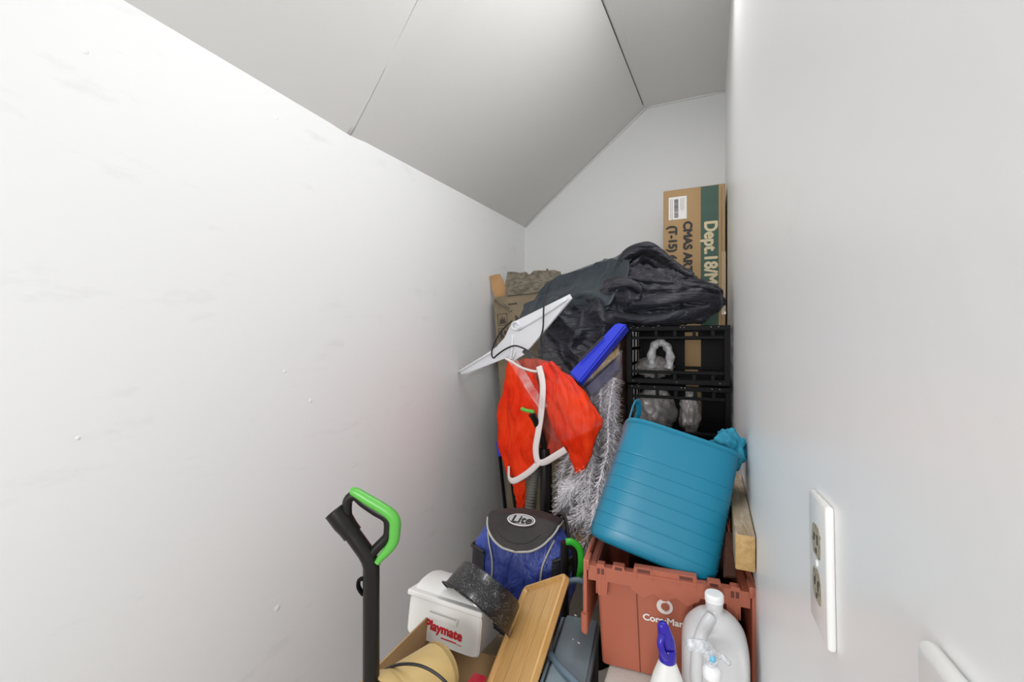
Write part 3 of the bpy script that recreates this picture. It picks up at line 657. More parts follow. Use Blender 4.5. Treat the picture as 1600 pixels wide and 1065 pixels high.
W2 = [L_(pY(968, 650, 1.88)), L_(pY(950, 662, 1.84)), L_(pY(925, 672, 1.85)), L_(pY(898, 670, 1.90))]
o = cloth('plastic_wrap', [W0, W1, W2], 40, 50, dF, m_filmp, root, 0); part(o, 'clear crinkled plastic wrap')

# ------------------------------------------------------------------ white winged panel (touches the left wall) and black cord
root = empty('winged_panel', pY(810, 530, 2.12)); tag(root, 'white plastic wing shaped panel with ribs tilted above the orange vest', 'panel')
Wl = lambda p: Vector(p) - root.location
tipL = pX(718, 581, XL + 0.008); tipR = pY(893, 464, 2.10)
def wp(x, y):
    t = (x - 718) / 175; Yc = tipL.y * (1 - t) + 2.02 * t
    return Wl(pY(x, y, Yc))
outline = [(717, 581), (742, 566), (769, 549), (788, 528), (797, 509), (803, 502), (811, 503), (816, 510), (828, 504), (850, 491), (884, 469), (883, 463), (890, 459), (894, 466), (874, 490), (852, 515), (840, 530), (831, 541), (820, 553), (805, 562), (800, 565), (792, 558), (762, 570), (729, 585), (722, 584)]
bm = bmesh.new(); nrm = (wp(800, 600) - wp(800, 500)).cross(wp(880, 540) - wp(720, 540)).normalized()
if nrm.y < 0: nrm = -nrm
f = [bm.verts.new(wp(*p)) for p in outline]; b = [bm.verts.new(wp(*p) + nrm * 0.004) for p in outline]; n_ = len(f)
bm.faces.new(f); bm.faces.new(b[::-1])
for i in range(n_): bm.faces.new((f[i], b[i], b[(i + 1) % n_], f[(i + 1) % n_]))
bmesh.ops.triangulate(bm, faces=[fc for fc in bm.faces if len(fc.verts) > 4])
obj('panel', bm, m_whitep, root)
bm = bmesh.new(); T = -nrm * 0.006
tube(bm, [wp(717, 581) + T * .5, wp(742, 566) + T, wp(771, 549) + T], 0.0065, 8, 4); tube(bm, [wp(811, 515) + T, wp(850, 492) + T, wp(888, 466) + T], 0.0075, 8, 3)
tube(bm, [wp(724, 584) + T * .5, wp(762, 570) + T, wp(792, 558) + T], 0.004, 8, 4); tube(bm, [wp(820, 553) + T, wp(852, 515) + T, wp(892, 466) + T], 0.003, 8, 4)
obj('edge_rim', bm, m_whitep, root, smooth=True)
bm = bmesh.new(); tube(bm, [wp(802, 522) + T, wp(801, 545) + T * 1.3, wp(798, 563) + T], 0.008, 8, 4); tube(bm, [wp(794, 556) + T, wp(803, 560) + T * 2, wp(806, 548) + T], 0.004, 8, 3); obj('centre_rib', bm, m_whitep, root, smooth=True)
bm = bmesh.new(); ringc = wp(806, 509)
tube(bm, [ringc + Vector((0.020 * math.cos(a), -0.006, 0.020 * math.sin(a))) for a in [2 * PI * k / 16 for k in range(17)]], 0.006, 8, 0); obj('loop', bm, m_whitep, root, smooth=True)
bm = bmesh.new()
for k in range(26):
    t = k / 25; x = 728 + t * 40; tube(bm, [wp(x, 577 - (x - 728) * 0.65) + T * .3, wp(x + 2, 582 - (x - 728) * 0.40) + T * .3], 0.0014, 5, 0)
obj('ribs', bm, m_whitep, root)
cr = lambda x, y, d=0.0: pY(x, y, tipL.y * (1 - (x - 718) / 175) + 2.02 * (x - 718) / 175 - 0.045 - d)
bm = bmesh.new()
tube(bm, [pY(862, 438, 2.20), pY(855, 452, 2.06), cr(850, 475), cr(849, 500), cr(848, 515), cr(844, 530), cr(844, 548), cr(846, 557), cr(838, 556), cr(822, 546), cr(805, 540), cr(790, 545), cr(777, 554), cr(771, 559), cr(768, 552), cr(771, 540), cr(780, 522), cr(790, 510), cr(800, 501)], 0.0042, 8, 8)
o = obj('power_cord', bm, m_blackrub, smooth=True); tag(o, 'thin black cord looped over the white winged panel', 'cord')

# ------------------------------------------------------------------ orange vest
root = empty('safety_vest', pY(850, 650, 2.0)); tag(root, 'orange mesh safety vest with white edging hanging below the white panel', 'vest')
V_ = lambda x, y, Y: pY(x, y, Y) - root.location
def dV(a=0.022, k=3.0, s=0.5, ph=0): return lambda u, v: a * ridge(k * u + s * v + ph + 0.5 * noise.noise(Vector((u * 2, v * 3, ph))), 1.3) + 0.006 * ridge(4.5 * u + 1.5 * v + 0.7 * noise.noise(Vector((u * 5, v * 5, ph))), 1.4) + 0.006 * noise.noise(Vector((u * 9, v * 9, ph)))
l0 = [V_(790, 563, 2.00), V_(803, 570, 1.98), V_(815, 578, 1.97), V_(835, 583, 1.96)]
l1 = [V_(784, 600, 2.02), V_(800, 605, 1.97), V_(822, 610, 1.95), V_(842, 615, 1.93)]
l2 = [V_(777, 650, 2.03), V_(795, 655, 1.97), V_(818, 660, 1.94), V_(840, 665, 1.92)]
l3 = [V_(779, 700, 2.02), V_(795, 705, 1.96), V_(815, 702, 1.93), V_(837, 698, 1.92)]
l4 = [V_(793, 742, 2.00), V_(805, 749, 1.95), V_(822, 740, 1.93), V_(842, 724, 1.92)]
o = cloth('left_front', [l0, l1, l2, l3, l4], 60, 70, dV(0.020, 2.2, 0.6), m_orange, root, 0.002)
r0 = [V_(836, 572, 1.95), V_(850, 566, 1.93), V_(866, 565, 1.92), V_(880, 572, 1.93)]
r1_ = [V_(846, 610, 1.92), V_(868, 602, 1.87), V_(892, 598, 1.85), V_(912, 608, 1.88)]
r2_ = [V_(856, 648, 1.92), V_(880, 640, 1.84), V_(910, 634, 1.80), V_(936, 645, 1.84)]
r3_ = [V_(872, 690, 1.92), V_(890, 690, 1.83), V_(915, 680, 1.79), V_(943, 662, 1.84)]
r4_ = [V_(895, 738, 1.90), V_(905, 738, 1.85), V_(918, 724, 1.82), V_(932, 700, 1.84)]
o = cloth('right_front', [r0, r1_, r2_, r3_, r4_], 70, 70, dV(0.030, 2.0, 1.1, 4), m_orange, root, 0.002)
b0 = [V_(800, 565, 2.08), V_(830, 560, 2.07), V_(860, 565, 2.05), V_(880, 575, 2.02)]
b1 = [V_(800, 640, 2.06), V_(840, 640, 2.03), V_(870, 640, 2.0), V_(890, 650, 1.98)]
b2 = [V_(805, 745, 2.04), V_(840, 722, 2.0), V_(870, 705, 1.96), V_(890, 700, 1.94)]
m_mesh = mat('sheer_orange_mesh', (0.62, 0.05, 0.02), 0.7, bump=0.4, bscale=200); m_mesh.node_tree.nodes['Principled BSDF'].inputs['Alpha'].default_value = 0.72
o = cloth('back_panel', [b0, b1, b2], 50, 50, dV(0.018, 4, 0.3, 8), m_mesh, root, 0); part(o, 'darker see-through mesh')
q0 = [V_(797, 748, 2.04), V_(808, 750, 2.02), V_(820, 745, 2.02)]; q1 = [V_(803, 770, 2.04), V_(812, 772, 2.02), V_(821, 768, 2.02)]; q2 = [V_(808, 792, 2.04), V_(814, 797, 2.02), V_(820, 792, 2.02)]
cloth('tail', [q0, q1, q2], 20, 24, dV(0.008, 2, 0.3, 2), m_orange, root, 0.002)
bm = bmesh.new()
tube(bm, [V_(842, 572, 1.90), V_(848, 600, 1.885), V_(846, 640, 1.88), V_(841, 675, 1.88), V_(837, 700, 1.885), V_(840, 720, 1.885), V_(850, 722, 1.885), V_(868, 712, 1.87), V_(884, 702, 1.865)], 1.0, 8, 6, flat=(0.003, 0.0155))
tube(bm, [V_(842, 722, 1.885), V_(828, 736, 1.90), V_(810, 748, 1.92), V_(800, 751, 1.93), V_(795, 745, 1.95), V_(795, 728, 1.965)], 1.0, 8, 6, flat=(0.015, 0.004))
tube(bm, [V_(846, 575, 1.90), V_(836, 580, 1.92), V_(815, 574, 1.94), V_(800, 565, 1.96), V_(790, 560, 1.97)], 1.0, 8, 6, flat=(0.006, 0.004))
part(obj('edging', bm, m_tapew, root, smooth=True), 'white edging tape')
bm = bmesh.new(); box(bm, (-0.008, -0.004, -0.024), (0.012, 0.004, 0.024), 0.001, 1, Matrix.Translation(V_(823, 553, 1.925)) @ Matrix.Rotation(rad(-50), 4, 'Y')); part(obj('neck_tag', bm, m_ink, root), 'black neck tag')
# clear bag over the vest
root = empty('clear_garment_bag', pY(850, 560, 1.85)); tag(root, 'clear plastic garment bag draped over the orange vest', 'plastic bag')
G = lambda x, y, Y: pY(x, y, Y) - root.location
g0 = [G(797, 560, 1.90), G(822, 548, 1.89), G(846, 520, 1.90), G(858, 530, 1.90)]
g1 = [G(812, 600, 1.86), G(835, 590, 1.84), G(860, 575, 1.82), G(885, 572, 1.82)]
g2 = [G(835, 640, 1.86), G(855, 635, 1.82), G(885, 625, 1.77), G(915, 620, 1.76)]
g3 = [G(868, 690, 1.87), G(880, 690, 1.82), G(905, 680, 1.76), G(948, 660, 1.78)]
cloth('film', [g0, g1, g2, g3], 60, 60, lambda u, v: 0.012 * ridge(6 * u + 1.2 * v + 0.8 * noise.noise(Vector((u * 4, v * 3, 4))), 2) + 0.008 * noise.noise(Vector((u * 8, v * 8, 0))), m_film, root, 0)
bm = bmesh.new()
sb = [G(796, 565, 1.895), G(812, 590, 1.875), G(830, 618, 1.87), G(846, 640, 1.87)]
cl_ = cloth('folded_strip', [[p + Vector((-0.004, 0, 0)) for p in sb], [p + Vector((0.035, -0.006, 0.02)) for p in sb]], 30, 8, lambda u, v: 0.003 * math.sin(25 * v + 6 * u), plastic_film('strip_film', (0.78, 0.66, 0.66), 0.30, 0.2, 12), root, 0)
bm.free()

# ------------------------------------------------------------------ vacuum tools at the back: hose, tubes, poles
def pole(name, pts, r, m, label, cat, seg=12, sm=0, parent=None, flat=None):
    bm = bmesh.new(); tube(bm, pts, 1.0 if flat else r, seg, sm, flat=flat); o = obj(name, bm, m, parent, angle=50)
    if label: tag(o, label, cat)
    return o
bm = bmesh.new()
hp = [pY(822, 850, 1.98), pY(828, 800, 1.98), pY(832, 760, 2.0), pY(836, 735, 2.02), pY(845, 715, 2.06)]
base = hp[0].copy(); base.z = FZ + 0.02; hp = [base] + hp
P = resample(hp, 150)
tube(bm, P, lambda t: 0.026 + 0.0035 * math.sin(t * 2 * PI * 62), 16, 2)
tag(obj('vacuum_hose', bm, m_hose, smooth=True), 'grey ribbed hose standing behind the blue backpack', 'hose')
root = empty('upright_vacuum', (0, 0, 0)); tb = pY(855, 800, 1.93); tb2 = Vector((tb.x, tb.y, FZ)); root.location = tb2
tag(root, 'dark upright vacuum with lime grip poking out behind the orange vest', 'vacuum cleaner')
q = lambda p: Vector(p) - root.location
pole('tube', [q(Vector((tb.x, tb.y, FZ + 0.05))), q(pY(853, 740, 1.97)), q(pY(852, 700, 1.98))], 0.036, m_tubeblk, None, None, 16, 0, root, flat=(0.036, 0.028))
pole('neck', [q(pY(852, 705, 1.98)), q(pY(846, 680, 1.93)), q(pY(836, 655, 1.875)), q(pY(830, 646, 1.86))], 0.016, m_tubeblk, None, None, 12, 5, root)
part(pole('grip', [q(pY(815, 638, 1.86)), q(pY(822, 641, 1.855)), q(pY(834, 643, 1.85))], 0.0085, m_lime, None, None, 12, 5, root), 'lime green grip')
bm = bmesh.new(); box(bm, (-0.12, -0.08, 0.0), (0.12, 0.08, 0.06), 0.02, 3); obj('floor_head', bm, m_tubeblk, root, angle=40)
for (x0, y0, Y0, x1, y1, Y1, r, m, nm, lb, ct_) in ((812, 752, 2.10, 822, 830, 2.02, 0.010, m_redp, 'red_pole', 'dark red pole leaning left of the grey ribbed hose', 'pole'), (800, 745, 2.12, 812, 830, 2.05, 0.013, m_black, 'black_pole', 'black pole leaning between left wall and red pole', 'pole')):
    a = pY(x0, y0, Y0); b = pY(x1, y1, Y1); d = (b - a); e_ = a + d * ((FZ - a.z + 0.015) / d.z); pole(nm, [a, e_], r, m, lb, ct_)
a = pY(778, 690, 2.24); bq = pY(781, 712, 2.24); root = empty('tipped_pole', (a.x + 0.12, 2.2, FZ)); tag(root, 'black pole against the left wall whose blue tip shows left of the orange vest', 'pole')
pole('pole', [bq - root.location, Vector((0, 0, 0.01))], 0.009, m_black, None, None, 12, 0, root)
part(pole('tip', [a - root.location, bq - root.location], 0.011, m_blue, None, None, 12, 0, root), 'blue tip')
o, _ = slab('cardboard_sheet', pY(893, 812, 1.90), pY(915, 815, 1.88), pY(925, 838, 1.80), pY(905, 860, 1.80), 0.012, m_card, 0.001); tag(o, 'small piece of brown cardboard between backpack and tinsel', 'cardboard')
o.location.z -= 0.0

# green D handle right of the backpack
root = empty('floor_sweeper', pD(885, 900, 1.45)); root.location.z = FZ; tag(root, 'floor sweeper with bright green loop handle right of the blue backpack', 'sweeper')
q = lambda x, y, zc: pD(x, y, zc) - root.location
part(pole('loop_handle', [q(884, 846, 1.46), q(893, 846, 1.46), q(902, 852, 1.46), q(907, 862, 1.46), q(908, 880, 1.46), q(905, 902, 1.47)], 0.011, m_limed, None, None, 12, 6, root), 'green loop handle')
pole('inner_grip', [q(880, 850, 1.48), q(894, 855, 1.48), q(899, 870, 1.48), q(899, 890, 1.48), q(896, 905, 1.48)], 0.009, m_tubeblk, None, None, 10, 6, root)
pole('shaft', [q(882, 846, 1.48), q(882, 900, 1.48), Vector((0, 0, 0.03))], 0.014, m_tubeblk, None, None, 12, 0, root)
bm = bmesh.new(); box(bm, (-0.10, -0.06, 0), (0.10, 0.06, 0.05), 0.012, 2); obj('sweeper_head', bm, m_tubeblk, root, angle=40)

# ------------------------------------------------------------------ blue backpack cooler
BC = pD(815, 884, 1.62); root = empty('backpack', (BC.x, BC.y, BC.z - 0.17), (rad(-14), 0, rad(8)))
tag(root, 'blue and black insulated backpack with an oval beer logo on the lid', 'backpack')
bm = bmesh.new(); rings = []
H = 0.33
prof = [(0.0, .150, .085, 4), (0.02, .172, .105, 4), (0.10, .188, .115, 3.6), (0.18, .188, .115, 3.4), (0.24, .178, .110, 3.2), (0.285, .158, .098, 3), (0.315, .120, .08, 2.8), (0.33, .09, .055, 2.5)]
for k in range(34):
    t = k / 33 * H
    for a, b_ in zip(prof, prof[1:]):
        if a[0] <= t <= b_[0] + 1e-9:
            s = (t - a[0]) / (b_[0] - a[0]); hw = a[1] + (b_[1] - a[1]) * s; hd = a[2] + (b_[2] - a[2]) * s; e = a[3] + (b_[3] - a[3]) * s; break
    rg = []
    for i, (x, y) in enumerate(srect(hw, hd, e, 72)):
        d = 1 + 0.06 * noise.noise(Vector((x * 16, y * 10, t * 18))) + 0.035 * ridge(x * 9 + t * 7 + noise.noise(Vector((x * 12, y * 8, t * 12))), 2) * (1 if t < 0.26 else 0) - 0.015
        rg.append((x * d, y * d, t + 0.005 * noise.noise(Vector((x * 20, y * 20, 3)))))
    rings.append(rg)
rings_mesh(bm, rings); obj('body', bm, m_bpblue, root, smooth=True)
def bag_front(x, z):
    """front surface y of the bag"""
    for a, b_ in zip(prof, prof[1:]):
        if a[0] <= z <= b_[0]:
            s = (z - a[0]) / (b_[0] - a[0]); hw = a[1] + (b_[1] - a[1]) * s; hd = a[2] + (b_[2] - a[2]) * s; e = a[3] + (b_[3] - a[3]) * s
            return -hd * max(0, 1 - (min(abs(x) / hw, 1)) ** e) ** (1 / e)
    return -0.05
def lid_pt(x, s):
    """lid: s 0 at back top, 1 at the front hem"""
    pth = [(0.065, 0.338), (-0.02, 0.352), (-0.075, 0.338), (-0.118, 0.290), (-0.132, 0.225)]
    f = s * (len(pth) - 1); i = min(int(f), len(pth) - 2); g = f - i
    y = pth[i][0] + (pth[i + 1][0] - pth[i][0]) * g; z = pth[i][1] + (pth[i + 1][1] - pth[i][1]) * g
    return Vector((x, y + 0.9 * x * x, z - 1.3 * x * x))
def hem(s):   # half width of the D shape along s
    return 0.140 * math.sqrt(max(0.0, 1 - max(0, (s - 0.30) / 0.70) ** 2.2))
bm = bmesh.new(); NV = 26; NS = 30; G2 = []
for i in range(NS + 1):
    s = i / NS; hw = max(hem(s), 0.004); G2.append([bm.verts.new(lid_pt(hw * (2 * j / NV - 1), s) + Vector((0, -0.004, 0.006))) for j in range(NV + 1)])
for i in range(NS):
    for j in range(NV): bm.faces.new((G2[i][j], G2[i + 1][j], G2[i + 1][j + 1], G2[i][j + 1]))
ld = obj('lid', bm, m_bpblk, root, smooth=True); md = ld.modifiers.new('t', 'SOLIDIFY'); md.thickness = 0.012; md.offset = 0
part(ld, 'black lid flap')
def hempath(off, s0=0.15): 
    L = []
    for i in range(28): s = s0 + (1 - s0) * i / 27; L.append(lid_pt(-hem(s) * off, s * (0.5 + off / 2)) + Vector((0, -0.010, 0.006)))
    for i in range(27, -1, -1): s = s0 + (1 - s0) * i / 27; L.append(lid_pt(hem(s) * off, s * (0.5 + off / 2)) + Vector((0, -0.010, 0.006)))
    return L
bm = bmesh.new(); tube(bm, hempath(1.0), 0.0042, 8, 2); part(obj('lid_zip', bm, m_piping, ld, smooth=True), 'silver zip')
bm = bmesh.new(); tube(bm, hempath(0.80, 0.3), 0.0018, 6, 2); obj('lid_stitching', bm, m_ink, ld, smooth=True)
for s in (-1, 1):
    bm = bmesh.new(); pts = [(s * 0.125, 0.275), (s * 0.108, 0.235), (s * 0.092, 0.19), (s * 0.088, 0.14), (s * 0.098, 0.09), (s * 0.13, 0.05)]
    tube(bm, [(x, bag_front(x, z) * 1.03 - 0.002, z) for x, z in pts], 0.0035, 8, 8); part(obj('piping', bm, m_piping, root, smooth=True), 'silver piping')
    bm = bmesh.new()
    pr = [(s * 0.122, -0.112), (s * 0.155, -0.106), (s * 0.178, -0.080), (s * 0.184, 0.0), (s * 0.176, 0.05)]
    A = [bm.verts.new((x * 1.02, y, 0.222 - (0.012 if i in (0, 4) else 0))) for i, (x, y) in enumerate(pr)]; B = [bm.verts.new((x * .98, y, 0.08)) for x, y in pr]
    for i in range(4): bm.faces.new((A[i], A[i + 1], B[i + 1], B[i]))
    pk = obj('side_pocket', bm, mat('black_net', (0.02, 0.02, 0.025), 0.6, bump=0.8, bscale=150), root, smooth=True); part(pk, 'black mesh side pocket')
    bm = bmesh.new(); tube(bm, [(x * 1.03, y - 0.002, 0.222 - (0.012 if i in (0, 4) else 0)) for i, (x, y) in enumerate(pr)], 0.006, 8, 5); obj('pocket_trim', bm, m_bpblk, pk, smooth=True)
bm = bmesh.new()
tube(bm, [(-0.10, bag_front(-.10, .03) - 0.004, 0.03), (-0.06, bag_front(-.06, .06) - 0.004, 0.062), (0, bag_front(0, .07) - 0.004, 0.073), (0.06, bag_front(.06, .06) - 0.004, 0.062), (0.10, bag_front(.10, .03) - 0.004, 0.03)], 0.004, 8, 5)
A = [bm.verts.new((x, bag_front(x, z) * 1.02 - 0.003, z)) for x, z in [(-.1, .03), (-.08, .048), (-.06, .061), (-.03, .07), (0, .073), (.03, .07), (.06, .061), (.08, .048), (.1, .03)]]
B = [bm.verts.new((x, bag_front(x, .02) * 1.02 - 0.003, 0.005)) for x in (-.1, -.08, -.06, -.03, 0, .03, .06, .08, .1)]
for i in range(8): bm.faces.new((A[i], A[i + 1], B[i + 1], B[i]))
part(obj('front_pocket', bm, m_bpblk, root, smooth=True), 'black lower front pocket')
bm = bmesh.new(); tube(bm, [(0.10, 0.03, 0.32), (0.125, 0.02, 0.352), (0.145, 0.02, 0.335), (0.158, 0.02, 0.27), (0.168, 0.02, 0.18)], 1.0, 10, 6, flat=(0.007, 0.022)); obj('shoulder_strap', bm, m_bpblk, root, smooth=True)
# logo on the lid
lp = lid_pt(0, 0.60) + Vector((0.004, -0.012, 0.014)); ldn = (lid_pt(0, 0.70) - lid_pt(0, 0.50)).normalized()
LM = TM(lp, (1, 0, 0), -ldn)
def ell(bm, a, b, z0, z1, M, n=40):
    vs0 = [bm.verts.new(M @ Vector((a * math.cos(2 * PI * k / n), b * math.sin(2 * PI * k / n), z1))) for k in range(n)]
    vs1 = [bm.verts.new(M @ Vector((a * math.cos(2 * PI * k / n), b * math.sin(2 * PI * k / n), z0))) for k in range(n)]
    bm.faces.new(vs0); bm.faces.new(vs1[::-1])
    for k in range(n): bm.faces.new((vs0[k], vs1[k], vs1[(k + 1) % n], vs0[(k + 1) % n]))
bm = bmesh.new(); ell(bm, 0.052, 0.0235, -0.004, 0.001, LM); bd_ = obj('logo_badge', bm, m_print, ld); part(bd_, 'oval logo badge')
bm = bmesh.new(); ell(bm, 0.048, 0.0205, 0.0005, 0.0014, LM); obj('badge_ring', bm, mat('navy_print', (0.02, 0.025, 0.06), 0.5), bd_)
bm = bmesh.new(); ell(bm, 0.045, 0.018, 0.0012, 0.0019, LM); obj('badge_field', bm, mat('grey_print', (0.42, 0.42, 0.42), 0.5), bd_)
text('badge_lettering', 'Lite', 0.040, LM @ Matrix.Translation((0, -0.002, 0.002)), m_ink, bd_, bold=0.0016, shear=0.25, sx=1.25)
# hidden box carrying the backpack
bm = bmesh.new(); box(bm, (-0.15, -0.10, FZ), (0.15, 0.10, BC.z - 0.17 - 0.035), 0.003, 1); o = obj('cardboard_box', bm, m_cardd); o.location = (BC.x + 0.01, BC.y + 0.0, 0); tag(o, 'plain cardboard box on the floor under the blue backpack', 'cardboard box')

# ------------------------------------------------------------------ turquoise tub
root = empty('flexible_tub', (0, 0, 0)); tag(root, 'turquoise flexible plastic tub with two loop handles tilted in the salmon tote', 'tub')
TH = 0.325
def tubw(t): return 0.159 + (0.149 - 0.159) * t
def tubd(t): return 0.110 + (0.122 - 0.110) * t
bm = bmesh.new(); out = []
for (t, sh, dz) in [(0, 0.45, 0.0), (0, 0.80, 0.001), (0.0, 0.90, 0.004), (0.02, 0.96, 0.002), (0.05, 0.99, 0)] + [(r_ + q_, 1, 0) for r_ in (0.12, 0.22, 0.32, 0.42, 0.52, 0.62, 0.72) for q_ in (-0.008, -0.004, 0.001, 0.006)] + [(0.85, 1, 0), (0.97, 1, 0)]:
    rib = 0.0012 if any(abs(t - r_ + 0.0015) < 0.004 for r_ in (0.12, 0.22, 0.32, 0.42, 0.52, 0.62, 0.72)) and sh == 1 else 0
    out.append([(x, y, TH * t + dz) for x, y in srect(tubw(t) * sh + rib, tubd(t) * sh + rib, 4.6, 72)])
out.append([(x, y, TH - 0.004) for x, y in srect(tubw(1) + 0.004, tubd(1) + 0.004, 4.6, 72)])
out.append([(x, y, TH + 0.003) for x, y in srect(tubw(1) + 0.004, tubd(1) + 0.004, 4.6, 72)])
out.append([(x, y, TH + 0.003) for x, y in srect(tubw(1) - 0.004, tubd(1) - 0.004, 4.6, 72)])
for t in (0.7, 0.3, 0.03): out.append([(x, y, TH * t) for x, y in srect(tubw(t) - 0.005, tubd(t) - 0.005, 4.6, 72)])
rings_mesh(bm, out); obj('shell', bm, m_teal, root, angle=35)
w1 = tubw(1)
bm = bmesh.new(); tube(bm, [(-w1 + 0.006, -0.040, TH - 0.02), (-w1 + 0.004, -0.040, TH + 0.03), (-w1 + 0.006, -0.034, TH + 0.066), (-w1 + 0.018, -0.015, TH + 0.070), (-w1 + 0.028, 0.010, TH + 0.045), (-w1 + 0.024, 0.034, TH - 0.01)], 1.0, 10, 8, flat=(0.009, 0.0028))
obj('loop_handle', bm, m_teal, root, smooth=True)
bm = bmesh.new(); tube(bm, [(w1 - 0.004, -0.038, TH - 0.02), (w1 + 0.004, -0.036, TH + 0.02), (w1 + 0.014, -0.026, TH + 0.046), (w1 + 0.021, -0.010, TH + 0.046), (w1 + 0.018, 0.012, TH + 0.01), (w1 + 0.014, 0.03, TH - 0.05)], 1.0, 10, 8, flat=(0.010, 0.0028))
obj('loop_handle', bm, m_teal, root, smooth=True)
TUBROT = Euler((rad(-23), rad(17.0), rad(9)), 'XYZ')
root.rotation_euler = TUBROT
ctr = pD(1041, 777, 1.16)
root.location = ctr - (TUBROT.to_matrix() @ Vector((0, -0.06, TH / 2)))
o = lumpy('turquoise_cloth', pD(1138, 702, 1.235), (0.042, 0.05, 0.052), 4, m_tealc, amp=0.35, freq=2.2)
tag(o, 'crumpled turquoise cloth spilling out at the right of the tub', 'cloth')

# ------------------------------------------------------------------ salmon tote
TW, THH = 0.362, 0.262; TD = 0.42
root = empty('tote', (-0.0972, 1.1148, 0.327), (0, 0, rad(4.3))); tag(root, 'salmon red attached lid tote with white lettering, under the turquoise tub', 'tote')
hw = TW / 2; bwd = 0.152
bm = bmesh.new()   # tapered open body with wall thickness
def ringr(h, w_, y0, y1, r=0.012): 
    pts = []
    for (cx, cy, a0) in ((w_ - r, y1 - r, 0), (-w_ + r, y1 - r, 90), (-w_ + r, y0 + r, 180), (w_ - r, y0 + r, 270)):
        for k in range(5): a = rad(a0 + 22.5 * k); pts.append((cx + r * math.cos(a), cy + r * math.sin(a), h))
    return pts
zt = THH - 0.004
rings = [ringr(0, bwd - 0.004, 0.022, TD - 0.022), ringr(0.004, bwd, 0.018, TD - 0.018), ringr(zt, hw - 0.016, 0.004, TD - 0.006), ringr(zt, hw - 0.019, 0.007, TD - 0.009), ringr(0.006, bwd - 0.003, 0.021, TD - 0.021)]
rings_mesh(bm, rings); body = obj('body', bm, m_salmon, root, angle=30)
bm = bmesh.new()   # rim band with scalloped lower edge (front), plus sides and back
def yfront(z): return 0.018 + (0.004 - 0.018) * z / zt
n = 60; top = []; bot = []
def scal(x):
    a = abs(x)
    if a > 0.145: return THH - 0.070 if a < 0.158 else THH - 0.036
    if a > 0.135: return THH - 0.070
    if a < 0.075: return THH - 0.050 - 0.006 * math.cos(a / 0.075 * 3 * PI)
    return THH - 0.034
def crown(x):
    a = abs(x)
    if a < 0.070: return THH + 0.014
    if 0.092 < a < 0.122: return THH + 0.009
    if 0.140 < a < 0.16: return THH + 0.006
    return THH
fr_t = []; fr_b = []; bk_t = []; bk_b = []
N = 150
for i in range(N + 1):
    x = -hw + 2 * hw * i / N; y0 = -0.012
    fr_t.append(bm.verts.new((x, y0, crown(x)))); fr_b.append(bm.verts.new((x, y0, scal(x)))); bk_t.append(bm.verts.new((x, 0.008, crown(x)))); bk_b.append(bm.verts.new((x, 0.008, scal(x))))
for i in range(N):
    bm.faces.new((fr_t[i], fr_t[i + 1], fr_b[i + 1], fr_b[i])); bm.faces.new((fr_t[i], fr_t[i + 1], bk_t[i + 1], bk_t[i])); bm.faces.new((fr_b[i], fr_b[i + 1], bk_b[i + 1], bk_b[i])); bm.faces.new((bk_t[i], bk_t[i + 1], bk_b[i + 1], bk_b[i]))
for i in (0, N): bm.faces.new((fr_t[i], fr_b[i], bk_b[i], bk_t[i]))
for s in (-1, 1):
    x0, x1 = sorted((s * (hw - 0.016), s * hw)); box(bm, (x0, 0.008, THH - 0.03), (x1, TD - 0.01, THH), 0.002, 1)
    # corner post ribs
    for a in (0.140, 0.150, 0.160): box(bm, (s * a - 0.0015, -0.013, THH - 0.066), (s * a + 0.0015, 0.004, THH - 0.004))
box(bm, (-hw, TD - 0.012, THH - 0.03), (hw, TD + 0.004, THH), 0.002, 1)
# pin holes housing in the middle
for x in (-0.066, -0.030, 0.030, 0.066): box(bm, (x - 0.0018, -0.015, THH - 0.012), (x + 0.0018, -0.010, THH + 0.013))
box(bm, (-0.070, -0.0155, THH - 0.004), (0.070, -0.0115, THH + 0.001))
obj('rim', bm, m_salmon, root, angle=30)
bm = bmesh.new()   # dark hollows in the rim: finger windows and seams
for s in (-1, 1):
    for (a, b_, c, d) in ((0.0985, 0.1155, THH - 0.001, THH + 0.006), (0.141, 0.149, THH - 0.018, THH - 0.004), (0.151, 0.159, THH - 0.018, THH - 0.004), (0.033, 0.062, THH + 0.003, THH + 0.011)):
        x0, x1 = sorted((s * a, s * b_)); box(bm, (x0, -0.0127, c), (x1, -0.0115, d))
part(obj('rim_openings', bm, mat('dark_red_hollow', (0.12, 0.03, 0.02), 0.6), root), 'dark openings in the rim')
for x in (-0.062, 0.062):
    bm = bmesh.new(); a = Vector((x * 0.92, yfront(0.004) - 0.0012, 0.004)); b_ = Vector((x * 1.06, yfront(THH - .05) - 0.0012, THH - 0.05)); tube(bm, [a, b_], 0.0012, 6, 0); part(obj('seam', bm, mat('seam_brown', (0.18, 0.05, 0.03), 0.6), body), 'dark seam line')
for s in (-1, 1):   # folded-down hinged lid halves at both sides
    bm = bmesh.new(); xa = s * (hw + 0.003); x0, x1 = sorted((xa, xa + s * 0.010))
    box(bm, (x0, -0.012, 0.085 if s < 0 else 0.02), (x1, TD - 0.02, THH + 0.012), 0.003, 2)
    box(bm, (min(xa - s * 0.006, xa + s * .004), -0.016, THH - 0.012), (max(xa - s * 0.006, xa + s * .004), 0.03, THH + 0.014), 0.003, 2)
    if s < 0: tube(bm, [(xa - 0.006, -0.012, 0.14), (xa - 0.006, -0.012, 0.095)], 0.009, 10, 0)
    obj('lid_half', bm, m_salmon, root, angle=35)
